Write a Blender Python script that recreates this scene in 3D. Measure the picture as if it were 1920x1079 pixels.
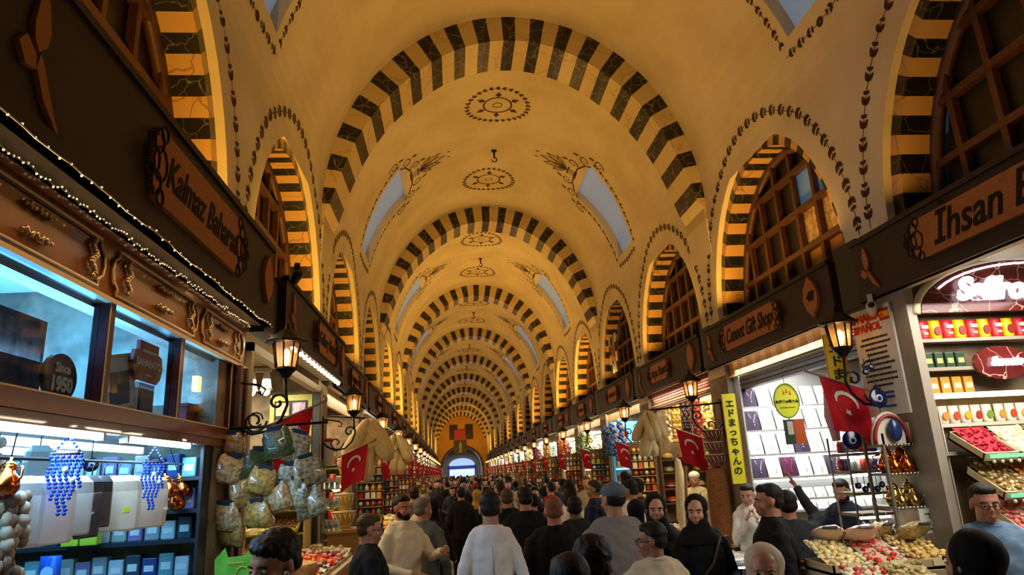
import bpy, bmesh, math, random
from mathutils import Vector, Matrix, Euler
random.seed(11)
for _o in list(bpy.data.objects):
    bpy.data.objects.remove(_o)
SC = bpy.context.scene
COL = SC.collection
PI = math.pi

# ------------------------------------------------------------------ camera
F_PX = 1270.0
VPX, VPY, ROLL = 850.0, 889.0, math.radians(3.0)
ay = Vector((VPX-960, VPY-539.5, F_PX)).normalized()          # hall axis seen by the camera (x right, y down, z forward)
ah = Vector((math.cos(ROLL), -math.sin(ROLL), 0))
az = ay.cross(ah).normalized()
if az.y > 0: az = -az
ax = ay.cross(az)
cd = bpy.data.cameras.new('camera'); cam = bpy.data.objects.new('camera', cd); COL.objects.link(cam)
cd.sensor_width = 36; cd.lens = F_PX/1920*36; cd.clip_start = .05; cd.clip_end = 300
cam.matrix_world = Matrix(((ax.x, -ax.y, -ax.z, 0), (ay.x, -ay.y, -ay.z, 0), (az.x, -az.y, -az.z, 1.95), (0, 0, 0, 1)))
SC.camera = cam

# ------------------------------------------------------------------ world, exposure
w = bpy.data.worlds.new('world'); SC.world = w; w.use_nodes = True
w.node_tree.nodes['Background'].inputs[0].default_value = (.25, .35, .5, 1)
w.node_tree.nodes['Background'].inputs[1].default_value = .05
SC.view_settings.view_transform = 'Standard'; SC.view_settings.look = 'None'
SC.view_settings.gamma = 1; SC.view_settings.use_curve_mapping = False
SC.view_settings.exposure = 0.0
SC.cycles.use_denoising = True
SC.cycles.max_bounces = 6; SC.cycles.diffuse_bounces = 3; SC.cycles.glossy_bounces = 3
SC.cycles.transparent_max_bounces = 10; SC.cycles.transmission_bounces = 4
SC.cycles.sample_clamp_indirect = 6; SC.cycles.caustics_reflective = False; SC.cycles.caustics_refractive = False

XC, HW = .96, 2.56                # hall centre line, half width
ZS, VB = 5.31, 2.95               # vault springing, rise
BAY, Y0 = 7.2, 1.15               # ring to ring, first ring
NB = 10
def lamp(kind, loc, power, col, size=1., size_y=None, rot=(0, 0, 0), name='shop_light', spread=None):
    l = bpy.data.lights.new(name, kind); l.energy = power; l.color = col
    if kind == 'AREA':
        l.size = size
        if size_y: l.shape = 'RECTANGLE'; l.size_y = size_y
        if spread: l.spread = spread
    else: l.shadow_soft_size = size
    o = bpy.data.objects.new(name, l); COL.objects.link(o); o.location = loc; o.rotation_euler = rot
    return o
WARM, AMBER, WHITE, COOL, BLUE = (1, .72, .42), (1, .50, .07), (1, .93, .82), (.8, .92, 1), (.2, .55, 1)
# amber uplights standing on top of the shop fascias, behind the boards; (side, shop number, power)
UP = [(-1,0,42),(1,0,10),(-1,1,42),(1,1,40),(-1,2,34),(1,2,34),(-1,3,18),(1,3,18),(-1,4,50),(1,4,62),(-1,5,66),(1,5,60),(-1,6,10),(1,6,8),(-1,7,40),(1,7,40),
      (-1,8,40),(1,9,40),(-1,10,12),(1,11,35),(-1,12,35),(1,13,12),(-1,14,35),(1,15,35),(-1,17,60),(1,17,60)]
for s, k, p in UP:
    lamp('AREA', (XC+s*(HW-.1), 3.325+3.6*(k-1)+3.6, 3.84), p, AMBER, .16, 2.5, (0, s*math.radians(-14)+PI, 0) , 'cove_uplight')
lamp('AREA', (XC, Y0+BAY*NB-5, 4.2), 160, AMBER, 4, 1, (PI-.9, 0, 0), 'end_wall_fill')  # added lamp to brighten the far yellow wall
lamp('AREA', (XC-HW+.15, 3.6, 3.12), 18, (1, .66, .3), .05, 3.4, (0, -.75, 0), 'cornice_fill')  # added lamp that brightens the carved cornice near the string lights
# ------------------------------------------------------------------ shop lights (colour and power are each shop's own)
SHOPC = lambda k: 3.325+3.6*k                 # centre along the hall of shop k
def shop_lamp(s, k, p, col, z=3.02, d=.75, n=1):
    lamp('AREA', (XC+s*(HW+d), SHOPC(k), z), p, col, 1.1, 2.6*n, (0, 0, 0), 'shop_ceiling_light')
shop_lamp(-1, 0, 90, (.1, .45, 1), d=1.0, z=3.2); shop_lamp(1, 0, 105, WHITE, d=.35)
shop_lamp(-1, 1, 80, (1, .9, .66)); shop_lamp(1, 1, 90, (.95, .97, 1), d=.45)
shop_lamp(-1, 2, 80, WARM); shop_lamp(1, 2, 85, (1, .82, .5), d=.45)
shop_lamp(-1, 3, 80, (1, .85, .6)); shop_lamp(1, 3, 85, (.35, .75, 1))
for k in range(4, 10):
    shop_lamp(-1, k, 90, random.choice([WARM, WHITE, (1, .8, .55)]))
    shop_lamp(1, k, 95, random.choice([WHITE, WARM, COOL]))
for k in range(11, 19, 3):
    for s in (-1, 1): shop_lamp(s, k, 260, (1, .85, .62), n=3.9)
# added fill lamps under the fascia fronts, brightening pier boards, flags and people
for k in range(2, 10):
    for s in (-1, 1): lamp('AREA', (XC+s*(HW-.02), SHOPC(k), 3.1), 15, (1, .84, .58), .06, 2.8, (0, s*.35, 0), 'added_fascia_fill')
for k in range(11, 19, 3):
    for s in (-1, 1): lamp('AREA', (XC+s*(HW-.02), SHOPC(k), 3.1), 55, (1, .84, .58), .06, 10.2, (0, s*.35, 0), 'added_fascia_fill')
# ------------------------------------------------------------------ materials
MATS = {}
def srgb(h):
    if isinstance(h, str):
        h = h.lstrip('#'); c = [int(h[i:i+2], 16)/255 for i in (0, 2, 4)]
    else: c = h
    return tuple(x/12.92 if x <= .04045 else ((x+.055)/1.055)**2.4 for x in c)
def mat(name, col='808080', rough=.6, metal=0., emit=0., ecol=None, noise=None, bump=0., alpha=1., trans=0., spec=None, coat=0.):
    """noise = (scale, other colour, amount, stretch)"""
    if name in MATS: return MATS[name]
    m = bpy.data.materials.new(name); m.use_nodes = True
    nt = m.node_tree; b = nt.nodes['Principled BSDF']
    c = srgb(col); b.inputs['Base Color'].default_value = (*c, 1); b.inputs['Specular IOR Level'].default_value = .5 if rough < .55 else .22
    b.inputs['Roughness'].default_value = rough; b.inputs['Metallic'].default_value = metal
    if spec is not None: b.inputs['Specular IOR Level'].default_value = spec
    if coat: b.inputs['Coat Weight'].default_value = coat
    if emit:
        b.inputs['Emission Color'].default_value = (*srgb(ecol or col), 1); b.inputs['Emission Strength'].default_value = emit
    if alpha < 1: b.inputs['Alpha'].default_value = alpha
    if trans: b.inputs['Transmission Weight'].default_value = trans
    sc = noise[0] if noise else 12.
    tc = nt.nodes.new('ShaderNodeTexCoord'); mp = nt.nodes.new('ShaderNodeMapping'); nz = nt.nodes.new('ShaderNodeTexNoise')
    nt.links.new(tc.outputs['Object'], mp.inputs[0]); nt.links.new(mp.outputs[0], nz.inputs['Vector'])
    nz.inputs['Scale'].default_value = sc; nz.inputs['Detail'].default_value = 5
    if noise and len(noise) > 3: mp.inputs['Scale'].default_value = noise[3]
    mx = nt.nodes.new('ShaderNodeMix'); mx.data_type = 'RGBA'
    c2 = srgb(noise[1]) if noise else tuple(x*.8 for x in c)
    mx.inputs[6].default_value = (*c, 1); mx.inputs[7].default_value = (*c2, 1)
    mr = nt.nodes.new('ShaderNodeMapRange'); amt = noise[2] if noise else .35
    mr.inputs[1].default_value = .35; mr.inputs[2].default_value = .7; mr.inputs[4].default_value = amt
    nt.links.new(nz.outputs[0], mr.inputs[0]); nt.links.new(mr.outputs[0], mx.inputs[0]); nt.links.new(mx.outputs[2], b.inputs['Base Color'])
    if bump:
        bp = nt.nodes.new('ShaderNodeBump'); bp.inputs['Strength'].default_value = bump; bp.inputs['Distance'].default_value = .01
        nt.links.new(nz.outputs[0], bp.inputs['Height']); nt.links.new(bp.outputs[0], b.inputs['Normal'])
    MATS[name] = m; return m
def marble(name, col, vein, scale=5., width=.03, rough=.35):
    if name in MATS: return MATS[name]
    m = bpy.data.materials.new(name); m.use_nodes = True; nt = m.node_tree; b = nt.nodes['Principled BSDF']
    tc = nt.nodes.new('ShaderNodeTexCoord'); nz = nt.nodes.new('ShaderNodeTexNoise'); nz.inputs['Scale'].default_value = 2.5; nz.inputs['Detail'].default_value = 4
    mxv = nt.nodes.new('ShaderNodeMix'); mxv.data_type = 'VECTOR'; mxv.inputs[0].default_value = .25
    vo = nt.nodes.new('ShaderNodeTexVoronoi'); vo.feature = 'DISTANCE_TO_EDGE'; vo.inputs['Scale'].default_value = scale
    nt.links.new(tc.outputs['Object'], nz.inputs['Vector']); nt.links.new(tc.outputs['Object'], mxv.inputs[4]); nt.links.new(nz.outputs['Color'], mxv.inputs[5])
    nt.links.new(mxv.outputs[1], vo.inputs['Vector'])
    mr = nt.nodes.new('ShaderNodeMapRange'); mr.inputs[1].default_value = 0; mr.inputs[2].default_value = width; mr.inputs[3].default_value = 1; mr.inputs[4].default_value = 0
    nt.links.new(vo.outputs['Distance'], mr.inputs[0])
    mx = nt.nodes.new('ShaderNodeMix'); mx.data_type = 'RGBA'; mx.inputs[6].default_value = (*srgb(col), 1); mx.inputs[7].default_value = (*srgb(vein), 1)
    nt.links.new(mr.outputs[0], mx.inputs[0]); nt.links.new(mx.outputs[2], b.inputs['Base Color']); b.inputs['Roughness'].default_value = rough
    MATS[name] = m; return m
def glass(name, tint='ffffff', refl=.12, rough=.03):
    if name in MATS: return MATS[name]
    m = bpy.data.materials.new(name); m.use_nodes = True; nt = m.node_tree
    for n in list(nt.nodes):
        if n.type != 'OUTPUT_MATERIAL': nt.nodes.remove(n)
    out = [n for n in nt.nodes if n.type == 'OUTPUT_MATERIAL'][0]
    t = nt.nodes.new('ShaderNodeBsdfTransparent'); g = nt.nodes.new('ShaderNodeBsdfGlossy'); mx = nt.nodes.new('ShaderNodeMixShader')
    t.inputs[0].default_value = (*srgb(tint), 1); g.inputs['Roughness'].default_value = rough
    lw = nt.nodes.new('ShaderNodeLayerWeight'); lw.inputs[0].default_value = refl
    nt.links.new(lw.outputs['Facing'], mx.inputs[0]); nt.links.new(t.outputs[0], mx.inputs[1]); nt.links.new(g.outputs[0], mx.inputs[2]); nt.links.new(mx.outputs[0], out.inputs[0])
    MATS[name] = m; return m
# flat colour register for goods
def C(h, rough=.5, **k): return mat('c_'+h+('_%02d' % int(rough*100)), h, rough, **k)
plaster = mat('plaster_cream', 'd8cdb4', .85, noise=(1.3, 'b9a684', .55), bump=.15)
paint_br = mat('painted_ornament', '40281a', .8)
dark_m = marble('dark_marble', '1c1614', '8d8178', 7, .025)
dark_a = marble('black_marble', '100e0e', '6a665c', 7, .016)
light_a = marble('honey_marble', 'bd9560', '8a6434', 3, .02)
light_m = marble('pale_marble', 'cbb78e', 'b89c6c', 2.5, .03)
stone = mat('pier_stone', '8d7d66', .8, noise=(6, '54463a', .8), bump=.4)
wood_br = mat('brown_wood', '4a2816', .5, noise=(8, '2c160c', .8, (1, 6, 1)))
board = mat('fascia_board', '3a2b24', .55, noise=(5, '2c211c', .5))
plate_m = mat('carved_plate_wood', 'b5713e', .6, noise=(14, '96592d', .7, (1, 1, 8)))
char_m = mat('burnt_lettering', '1a0f0a', .7)
iron = mat('black_iron', '17130f', .45, metal=.6)
lamp_gl = mat('lantern_frost', 'ffe2b0', .4, alpha=.38)
clear = glass('clear_glass', 'ffffff', .10)
bulb_m = mat('lantern_bulb', 'ffb760', .5, emit=22, ecol='ffb35c')
tube_m = mat('tube_light', 'e8f4ff', .5, emit=9, ecol='d4ecff')
white_em = mat('white_lamp', 'ffffff', .5, emit=14, ecol='fff3dc')
black_pl = mat('black_plastic', '0e0d0e', .5)
steel = mat('brushed_steel', 'b9b7b0', .3, metal=.9)
alu = mat('cream_door_frame', 'b8ab90', .5)
copper = mat('copper', 'c9682f', .22, metal=1.)
bronze = mat('bronze_ornament', 'a58a5c', .3, metal=.9)
silver = mat('silver', 'd8d4cc', .18, metal=1.)
skin_m = mat('skin', 'b98263', .55)
skin_d = mat('skin_brown', '7a4d35', .55)
hair_m = mat('black_hair', '0c0908', .55, noise=(60, '1d1512', .6), bump=.5)
# ------------------------------------------------------------------ mesh builder
class MB:
    def __init__(self): self.v = []; self.f = []; self.mi = []; self.sm = []
    def add(self, vs, fs, m=0, smooth=False, M=None):
        n = len(self.v)
        self.v += [tuple(M @ Vector(p)) for p in vs] if M is not None else [tuple(p) for p in vs]
        self.f += [tuple(n+i for i in f) for f in fs]; self.mi += [m]*len(fs); self.sm += [smooth]*len(fs)
        return self
    def box(self, x0, x1, y0, y1, z0, z1, m=0, M=None):
        vs = [(x, y, z) for x in (x0, x1) for y in (y0, y1) for z in (z0, z1)]
        return self.add(vs, [(0,1,3,2),(4,6,7,5),(0,4,5,1),(2,3,7,6),(0,2,6,4),(1,5,7,3)], m, False, M)
    def rbox(self, cx, cy, cz, sx, sy, sz, m=0, r=.15, M=None):
        """box with chamfered vertical edges and softened top"""
        hx, hy = sx/2, sy/2; c = min(hx, hy)*r*2*.5
        ring = [(-hx+c,-hy),(hx-c,-hy),(hx,-hy+c),(hx,hy-c),(hx-c,hy),(-hx+c,hy),(-hx,hy-c),(-hx,-hy+c)]
        L = [(0, .96), (.04, 1), (.96, 1), (1, .96)]
        vs = [(cx+x*k, cy+y*k, cz-sz/2+t*sz) for t, k in L for x, y in ring]
        fs = [tuple(reversed(range(8))), tuple(range(24, 32))] + [(a*8+i, a*8+(i+1) % 8, a*8+8+(i+1) % 8, a*8+8+i) for a in range(3) for i in range(8)]
        return self.add(vs, fs, m, False, M)
    def tube(self, pts, rad, n=8, m=0, caps=True, smooth=True, M=None, closed=False):
        pts = [Vector(p) for p in pts]; k = len(pts)
        rs = rad if isinstance(rad, (list, tuple)) else [rad]*k
        vs = []; up = None
        for i, p in enumerate(pts):
            if closed: t = pts[(i+1) % k]-pts[i-1]
            else: t = pts[min(i+1, k-1)]-pts[max(i-1, 0)]
            if t.length < 1e-9: t = Vector((0, 0, 1))
            t.normalize()
            if up is None:
                up = t.orthogonal().normalized()
            up = (up - t*up.dot(t))
            if up.length < 1e-6: up = t.orthogonal()
            up.normalize(); sd = t.cross(up)
            for j in range(n):
                a = 2*PI*j/n; vs.append(p + (up*math.cos(a)+sd*math.sin(a))*rs[i])
        fs = [(i*n+j, i*n+(j+1) % n, (i+1)*n+(j+1) % n, (i+1)*n+j) for i in range(k-1) for j in range(n)]
        if closed: fs += [((k-1)*n+j, (k-1)*n+(j+1) % n, (j+1) % n, j) for j in range(n)]
        elif caps: fs += [tuple(reversed(range(n))), tuple(range((k-1)*n, k*n))]
        return self.add(vs, fs, m, smooth, M)
    def lathe(self, prof, n=12, m=0, M=None, smooth=True, c=(0, 0, 0)):
        vs = [(c[0]+r*math.cos(2*PI*j/n), c[1]+r*math.sin(2*PI*j/n), c[2]+z) for r, z in prof for j in range(n)]
        k = len(prof)
        fs = [(i*n+j, i*n+(j+1) % n, (i+1)*n+(j+1) % n, (i+1)*n+j) for i in range(k-1) for j in range(n)]
        fs += [tuple(reversed(range(n))), tuple(range((k-1)*n, k*n))]
        return self.add(vs, fs, m, smooth, M)
    def ball(self, c, r, m=0, n=8, M=None):
        r = r if isinstance(r, (list, tuple)) else (r, r, r)
        vs = []; k = max(3, n//2+1)
        for i in range(1, k):
            a = PI*i/k
            for j in range(n):
                t = 2*PI*j/n; vs.append((c[0]+r[0]*math.sin(a)*math.cos(t), c[1]+r[1]*math.sin(a)*math.sin(t), c[2]+r[2]*math.cos(a)))
        q = len(vs); vs += [(c[0], c[1], c[2]+r[2]), (c[0], c[1], c[2]-r[2])]
        fs = [(i*n+j, (i+1)*n+j, (i+1)*n+(j+1) % n, i*n+(j+1) % n) for i in range(k-2) for j in range(n)]
        fs += [(q, j, (j+1) % n) for j in range(n)] + [(q+1, (k-2)*n+(j+1) % n, (k-2)*n+j) for j in range(n)]
        return self.add(vs, fs, m, True, M)
    def prism(self, poly, y0, y1, m=0, M=None):
        """polygon in x,z extruded along y"""
        n = len(poly); vs = [(x, y0, z) for x, z in poly]+[(x, y1, z) for x, z in poly]
        fs = [tuple(range(n)), tuple(reversed(range(n, 2*n)))]+[(i, i+n, (i+1) % n+n, (i+1) % n) for i in range(n)]
        return self.add(vs, fs, m, False, M)
    def text(self, body, size, x=0, y=0, z=0, m=0, depth=.004, shear=0., bold=0., M=None, align='CENTER', sx=1.):
        vs, fs = text_data(body, size, depth, shear, bold, align)
        T = Matrix(((sx, 0, 0, x), (0, 0, -1, y), (0, 1, 0, z), (0, 0, 0, 1)))
        return self.add(vs, fs, m, False, (M @ T) if M is not None else T)
    def mesh(self, name, mats):
        me = bpy.data.meshes.new(name); me.from_pydata(self.v, [], self.f)
        for q in (mats if isinstance(mats, (list, tuple)) else [mats]): me.materials.append(q)
        me.polygons.foreach_set('material_index', self.mi); me.polygons.foreach_set('use_smooth', self.sm); me.update()
        return me
    def build(self, name, mats, parent=None, loc=None):
        o = bpy.data.objects.new(name, self.mesh(name, mats)); COL.objects.link(o)
        if parent is not None: o.parent = parent
        if loc is not None: o.location = loc
        return o
_txt = {}
def text_data(body, size, depth, shear, bold, align):
    key = (body, size, depth, shear, bold, align)
    if key not in _txt:
        cu = bpy.data.curves.new('t', 'FONT'); cu.body = body; cu.size = size; cu.extrude = depth/2; cu.shear = shear; cu.offset = bold
        cu.align_x = align; cu.align_y = 'CENTER'; cu.resolution_u = 3
        o = bpy.data.objects.new('t', cu); COL.objects.link(o)
        dg = bpy.context.evaluated_depsgraph_get(); me = bpy.data.meshes.new_from_object(o.evaluated_get(dg))
        _txt[key] = ([tuple(v.co) for v in me.vertices], [tuple(p.vertices) for p in me.polygons])
        bpy.data.objects.remove(o); bpy.data.meshes.remove(me)
    return _txt[key]
def tag(o, label=None, cat=None, group=None, kind=None):
    if label: o['label'] = label
    if cat: o['category'] = cat
    if group: o['group'] = group
    if kind: o['kind'] = kind
    return o
def empty(name, loc=(0, 0, 0), rz=0, label=None, cat=None, group=None):
    o = bpy.data.objects.new(name, None); COL.objects.link(o); o.location = loc; o.rotation_euler = (0, 0, rz); o.empty_display_size = .1
    return tag(o, label, cat, group)
KIDS = {}
def kids(o): return [c for c in bpy.data.objects if c.parent is o]
def copy_tree(o, parent=None, tree=None):
    c = o.copy(); COL.objects.link(c)
    if parent is not None: c.parent = parent
    for ch in (KIDS.get(o.name) or KIDS.setdefault(o.name, kids(o))): copy_tree(ch, c)
    return c
def place(proto, first, loc, rz, label=None, group=None, scale=None):
    """the first call uses the prototype itself, later ones a copy"""
    if proto.name not in first: first.add(proto.name); KIDS.setdefault(proto.name, kids(proto)); o = proto
    else: o = copy_tree(proto)
    o.location = loc; o.rotation_euler = (0, 0, rz) if not isinstance(rz, tuple) else rz
    if label: o['label'] = label
    if group: o['group'] = group
    if scale: o.scale = (scale,)*3 if not isinstance(scale, tuple) else scale
    return o
USED = set()
def W(s, u, d, z): return (XC+s*(HW+d), u, z)         # side, position along the hall, depth behind the wall face, height
def RZ(s): return -PI/2 if s > 0 else PI/2               # local -y faces the aisle
def struct(mb, name, mats, loc=None, label=None):
    o = mb.build(name, mats, None, loc); o['kind'] = 'structure'; return o

# ------------------------------------------------------------------ floor
def floor_mat():
    m = bpy.data.materials.new('polished_stone_floor'); m.use_nodes = True; nt = m.node_tree; b = nt.nodes['Principled BSDF']
    tc = nt.nodes.new('ShaderNodeTexCoord'); br = nt.nodes.new('ShaderNodeTexBrick'); nz = nt.nodes.new('ShaderNodeTexNoise')
    br.offset = 0; br.inputs['Scale'].default_value = 1.; br.inputs['Brick Width'].default_value = .6; br.inputs['Row Height'].default_value = .6; br.inputs['Mortar Size'].default_value = .008
    br.inputs['Color1'].default_value = (*srgb('a98f6c'), 1); br.inputs['Color2'].default_value = (*srgb('8f7654'), 1); br.inputs['Mortar'].default_value = (*srgb('5d4c38'), 1)
    nt.links.new(tc.outputs['Object'], br.inputs['Vector']); nt.links.new(tc.outputs['Object'], nz.inputs['Vector']); nz.inputs['Scale'].default_value = 3
    nt.links.new(br.outputs[0], b.inputs['Base Color'])
    mr = nt.nodes.new('ShaderNodeMapRange'); mr.inputs[3].default_value = .12; mr.inputs[4].default_value = .35; nt.links.new(nz.outputs[0], mr.inputs[0]); nt.links.new(mr.outputs[0], b.inputs['Roughness'])
    return m
struct(MB().box(XC-HW-2.6, XC+HW+2.6, -7, 86, -.1, 0), 'floor', floor_mat())

# ------------------------------------------------------------------ vault: one bay mesh, repeated
def vx(z): return HW if z <= ZS else HW*math.sqrt(max(0, 1-((z-ZS)/VB)**2))
def vp(th, y, off=0.):
    """point on the vault; th in radians from the right springing, off = inwards"""
    return Vector((XC+(HW-off)*math.cos(th), y, ZS+(VB-off)*math.sin(th)))
TH_A, TH_B = math.radians(13.5), math.radians(47)        # the roof light
def slot(th):                                             # half width of the roof light along the hall
    return .5+.25*(th-TH_A)/(TH_B-TH_A)
MIDB = 3.975
NT = 56
def bay_vault():
    b = MB()
    def grid(th_list, ys_of):
        for i in range(len(th_list)-1):
            t0, t1 = th_list[i], th_list[i+1]
            A, B = ys_of(t0), ys_of(t1)
            for j in range(len(A)-1):
                b.add([vp(t0, A[j]), vp(t0, A[j+1]), vp(t1, B[j+1]), vp(t1, B[j])], [(0, 1, 2, 3)], 0, True)
    lo = [TH_A*i/4 for i in range(5)]
    sl = [TH_A+(TH_B-TH_A)*i/8 for i in range(9)]
    top = [TH_B+(PI-2*TH_B)*i/24 for i in range(25)]
    for mir in (False, True):
        f = (lambda L: [PI-t for t in L]) if mir else (lambda L: L)
        sw = lambda t: (PI-t if mir else t)
        grid(f(lo), lambda t: [0, 7.2])
        grid(f(sl), lambda t: [0, MIDB-slot(sw(t))])
        grid(f(sl), lambda t: [MIDB+slot(sw(t)), 7.2])
        # shaft sides and the sky pane at its outer end
        for i in range(8):
            t0, t1 = sl[i], sl[i+1]
            for sg in (-1, 1):
                P = [vp(sw(t0), MIDB+sg*slot(t0)), vp(sw(t1), MIDB+sg*slot(t1)), vp(sw(t1), MIDB+sg*(slot(t1)-.02), -.12), vp(sw(t0), MIDB+sg*(slot(t0)-.02), -.12)]
                b.add(P, [(0, 1, 2, 3)], 0)
            b.add([vp(sw(t0), MIDB-slot(t0), -.12), vp(sw(t1), MIDB-slot(t1), -.12), vp(sw(t1), MIDB+slot(t1), -.12), vp(sw(t0), MIDB+slot(t0), -.12)], [(0, 1, 2, 3)], 1)
        for t in (TH_A, TH_B):
            b.add([vp(sw(t), MIDB-slot(t)), vp(sw(t), MIDB+slot(t)), vp(sw(t), MIDB+slot(t), -.12), vp(sw(t), MIDB-slot(t), -.12)], [(0, 1, 2, 3)], 0)
    grid(top, lambda t: [0, 7.2])
    bmv = b.mesh('ceiling', [plaster, mat('roof_light_pane', '8fa6bd', .4, emit=.26, ecol='84a6cc')])
    return bmv
# painted ornament on the vault, as thin ribbons lying on the plaster
def ribbon(b, pts, wd, fn, closed=False):
    n = len(pts); vs = []; 
    for i in range(n):
        p = Vector(pts[i]); q0 = Vector(pts[i-1] if (i or closed) else pts[i]); q1 = Vector(pts[(i+1) % n] if (i < n-1 or closed) else pts[i])
        t = (q1-q0); t = t.normalized() if t.length > 1e-9 else Vector((1, 0)); nn = Vector((-t.y, t.x))
        k = wd if not isinstance(wd, (list, tuple)) else wd[i]
        vs += [fn(*(p+nn*k/2)), fn(*(p-nn*k/2))]
    fs = [(2*i, 2*i+1, 2*i+3, 2*i+2) for i in range(n-1)]
    if closed: fs.append((2*n-2, 2*n-1, 1, 0))
    b.add(vs, fs)
def leaf(b, p, ang, L, wd, fn):
    c, s = math.cos(ang), math.sin(ang)
    poly = [(0, 0), (.3, .5), (.65, .42), (1, 0), (.65, -.42), (.3, -.5)]
    b.add([fn(p[0]+(x*L)*c-(y*wd)*s, p[1]+(x*L)*s+(y*wd)*c) for x, y in poly], [tuple(range(6))])
def vine(b, pts, fn, step=.13, L=.085, stem=.008):
    """a stem with paired leaves and berries along a polyline given in surface coordinates"""
    P = [Vector(p) for p in pts]; d = 0; nxt = step*.5; k = 0
    ribbon(b, [tuple(p) for p in P], stem, fn)
    for i in range(len(P)-1):
        seg = P[i+1]-P[i]; l = seg.length; a = math.atan2(seg.y, seg.x)
        while nxt < d+l:
            q = P[i]+seg*((nxt-d)/l)
            if k % 2 == 0:
                leaf(b, q, a+.62, L, L*.5, fn); leaf(b, q, a-.62, L, L*.5, fn)
            else:
                leaf(b, q, a+1.1, L*.5, L*.36, fn); leaf(b, q, a-1.1, L*.5, L*.36, fn)
            nxt += step*.62; k += 1
        d += l
def arc_fn(sg, off=.004):
    """surface coordinates (arc length down from the crown, y) on one half of the vault; approximated by ellipse angle"""
    tab = [(0., PI/2)]; t = PI/2; s = 0.
    while t > 0:
        t2 = t-.01; s += math.hypot(HW*(math.cos(t2)-math.cos(t)), VB*(math.sin(t2)-math.sin(t))); t = t2; tab.append((s, t))
    S = tab[-1][0]
    def th(u):
        u = abs(u)
        if u >= S: return 0.
        i = min(int(u/S*(len(tab)-1)), len(tab)-2)
        while tab[i][0] > u: i -= 1
        while i < len(tab)-2 and tab[i+1][0] < u: i += 1
        a, b_ = tab[i], tab[i+1]; return a[1]+(b_[1]-a[1])*(u-a[0])/(b_[0]-a[0])
    def fn(u, y):
        if abs(u) > S:                                   # on the wall below the springing
            return Vector((XC+math.copysign(HW-off, sg*u), y, ZS-(abs(u)-S)))
        t = th(u); side = sg*(1 if u >= 0 else -1)
        p = vp(t, y, off)
        if side < 0: p.x = 2*XC-p.x
        return p
    fn.S = S
    def u_of(t):
        for s_, t_ in tab:
            if t_ <= t: return s_
        return S
    fn.u = u_of
    return fn
def bay_paint():
    b = MB()
    fn = arc_fn(1)
    circ = lambda r, n, cy, sx=1.: [(r*math.cos(2*PI*i/n)*sx, cy+r*math.sin(2*PI*i/n)) for i in range(n)]
    for cy in (MIDB-1.55, MIDB+1.62):
        for r, st in ((.55, 20),):
            for i in range(30):
                a = 2*PI*i/30; q = (r*math.cos(a), cy+r*math.sin(a)); leaf(b, q, a+PI/2+.55, .085, .045, fn); leaf(b, q, a+PI/2-.55, .085, .045, fn)
            ribbon(b, circ(r, 40, cy), .01, fn, True)
        ribbon(b, circ(.25, 28, cy), .03, fn, True); ribbon(b, circ(.08, 14, cy), .016, fn, True)
        for i in range(6):
            a = PI/6+i*PI/3; q = (.26*math.cos(a), cy+.26*math.sin(a)); leaf(b, q, a, .17, .07, fn); leaf(b, (.3*math.cos(a), cy+.3*math.sin(a)), a+.8, .08, .04, fn); leaf(b, (.3*math.cos(a), cy+.3*math.sin(a)), a-.8, .08, .04, fn)
    for sg in (1, -1):
        fn = arc_fn(sg); uA, uB = fn.u(TH_A), fn.u(TH_B)
        # leafy border round the roof light
        e = .14
        for q in (-1, 1):
            pts = [(uB+(uA-uB)*i/14, MIDB+q*(slot(TH_B)+(slot(TH_A)-slot(TH_B))*i/14+e)) for i in range(15)]
            pts.append((uA+.22, MIDB+q*.22)) if False else None
            vine(b, pts, fn, .14, .08)
            vine(b, [(uA+e, MIDB+q*(slot(TH_A)+e)), (uA+e+.04, MIDB)], fn, .14, .08)
            # scrolls either side of the head
            for c0, r0, dr in (((uB+.18, MIDB+q*.98), .13, 1), ((uB-.12, MIDB+q*.74), .15, -1), ((uB-.33, MIDB+q*.36), .12, 1)):
                sp = []
                for i in range(22):
                    a = i*.42*dr*q; r = r0*(1-i/26); sp.append((c0[0]+r*math.cos(a), c0[1]+r*math.sin(a)))
                ribbon(b, sp, [.03*(1-i/30) for i in range(22)], fn)
                leaf(b, (c0[0]-r0, c0[1]+q*.04), PI+q*.5, .16, .06, fn)
        ribbon(b, [(uB-.08, MIDB-.6), (uB-.2, MIDB-.3), (uB-.22, MIDB), (uB-.2, MIDB+.3), (uB-.08, MIDB+.6)], .03, fn)
        for q in (-.08, 0, .08): ribbon(b, [(uB-.36, MIDB+q), (uB-.2, MIDB+q)], .022, fn)
        ribbon(b, [(uB-.38, MIDB-.15), (uB-.38, MIDB+.15)], .03, fn); ribbon(b, [(uB-.19, MIDB-.15), (uB-.19, MIDB+.15)], .03, fn)
        for a, L in ((0, .62), (.38, .55), (-.38, .55), (.8, .42), (-.8, .42)):   # plume of feathers
            pl = [(0, 0), (.35, .10), (.7, .12), (1, 0), (.7, -.12), (.35, -.10)]
            ca, sa = math.cos(PI+a), math.sin(PI+a)
            P = [(uB-.4+(x*L)*ca-(y*L)*sa, MIDB+(x*L)*sa+(y*L)*ca) for x, y in pl]
            ribbon(b, P, .02, fn, True); ribbon(b, [P[0], P[3]], .012, fn)
        for a in (.2, -.2): leaf(b, (uB-1.05, MIDB+a*.6), PI+a, .09, .04, fn)
        # leafy borders round the two side arches
        for c in (2.175, 5.775):
            pts = []
            for i in range(33):
                t = PI*i/32-.12*math.cos(PI*i/32)*0; pts.append((fn.S+ZS-(3.75+1.98*math.sin(t)), c+1.72*math.cos(t)))
            pts = [(fn.S+ZS-3.75+.0, pts[0][1])]+pts
            vine(b, pts, fn, .155, .10)
    return b.mesh('ceiling_painting', [paint_br])
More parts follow.
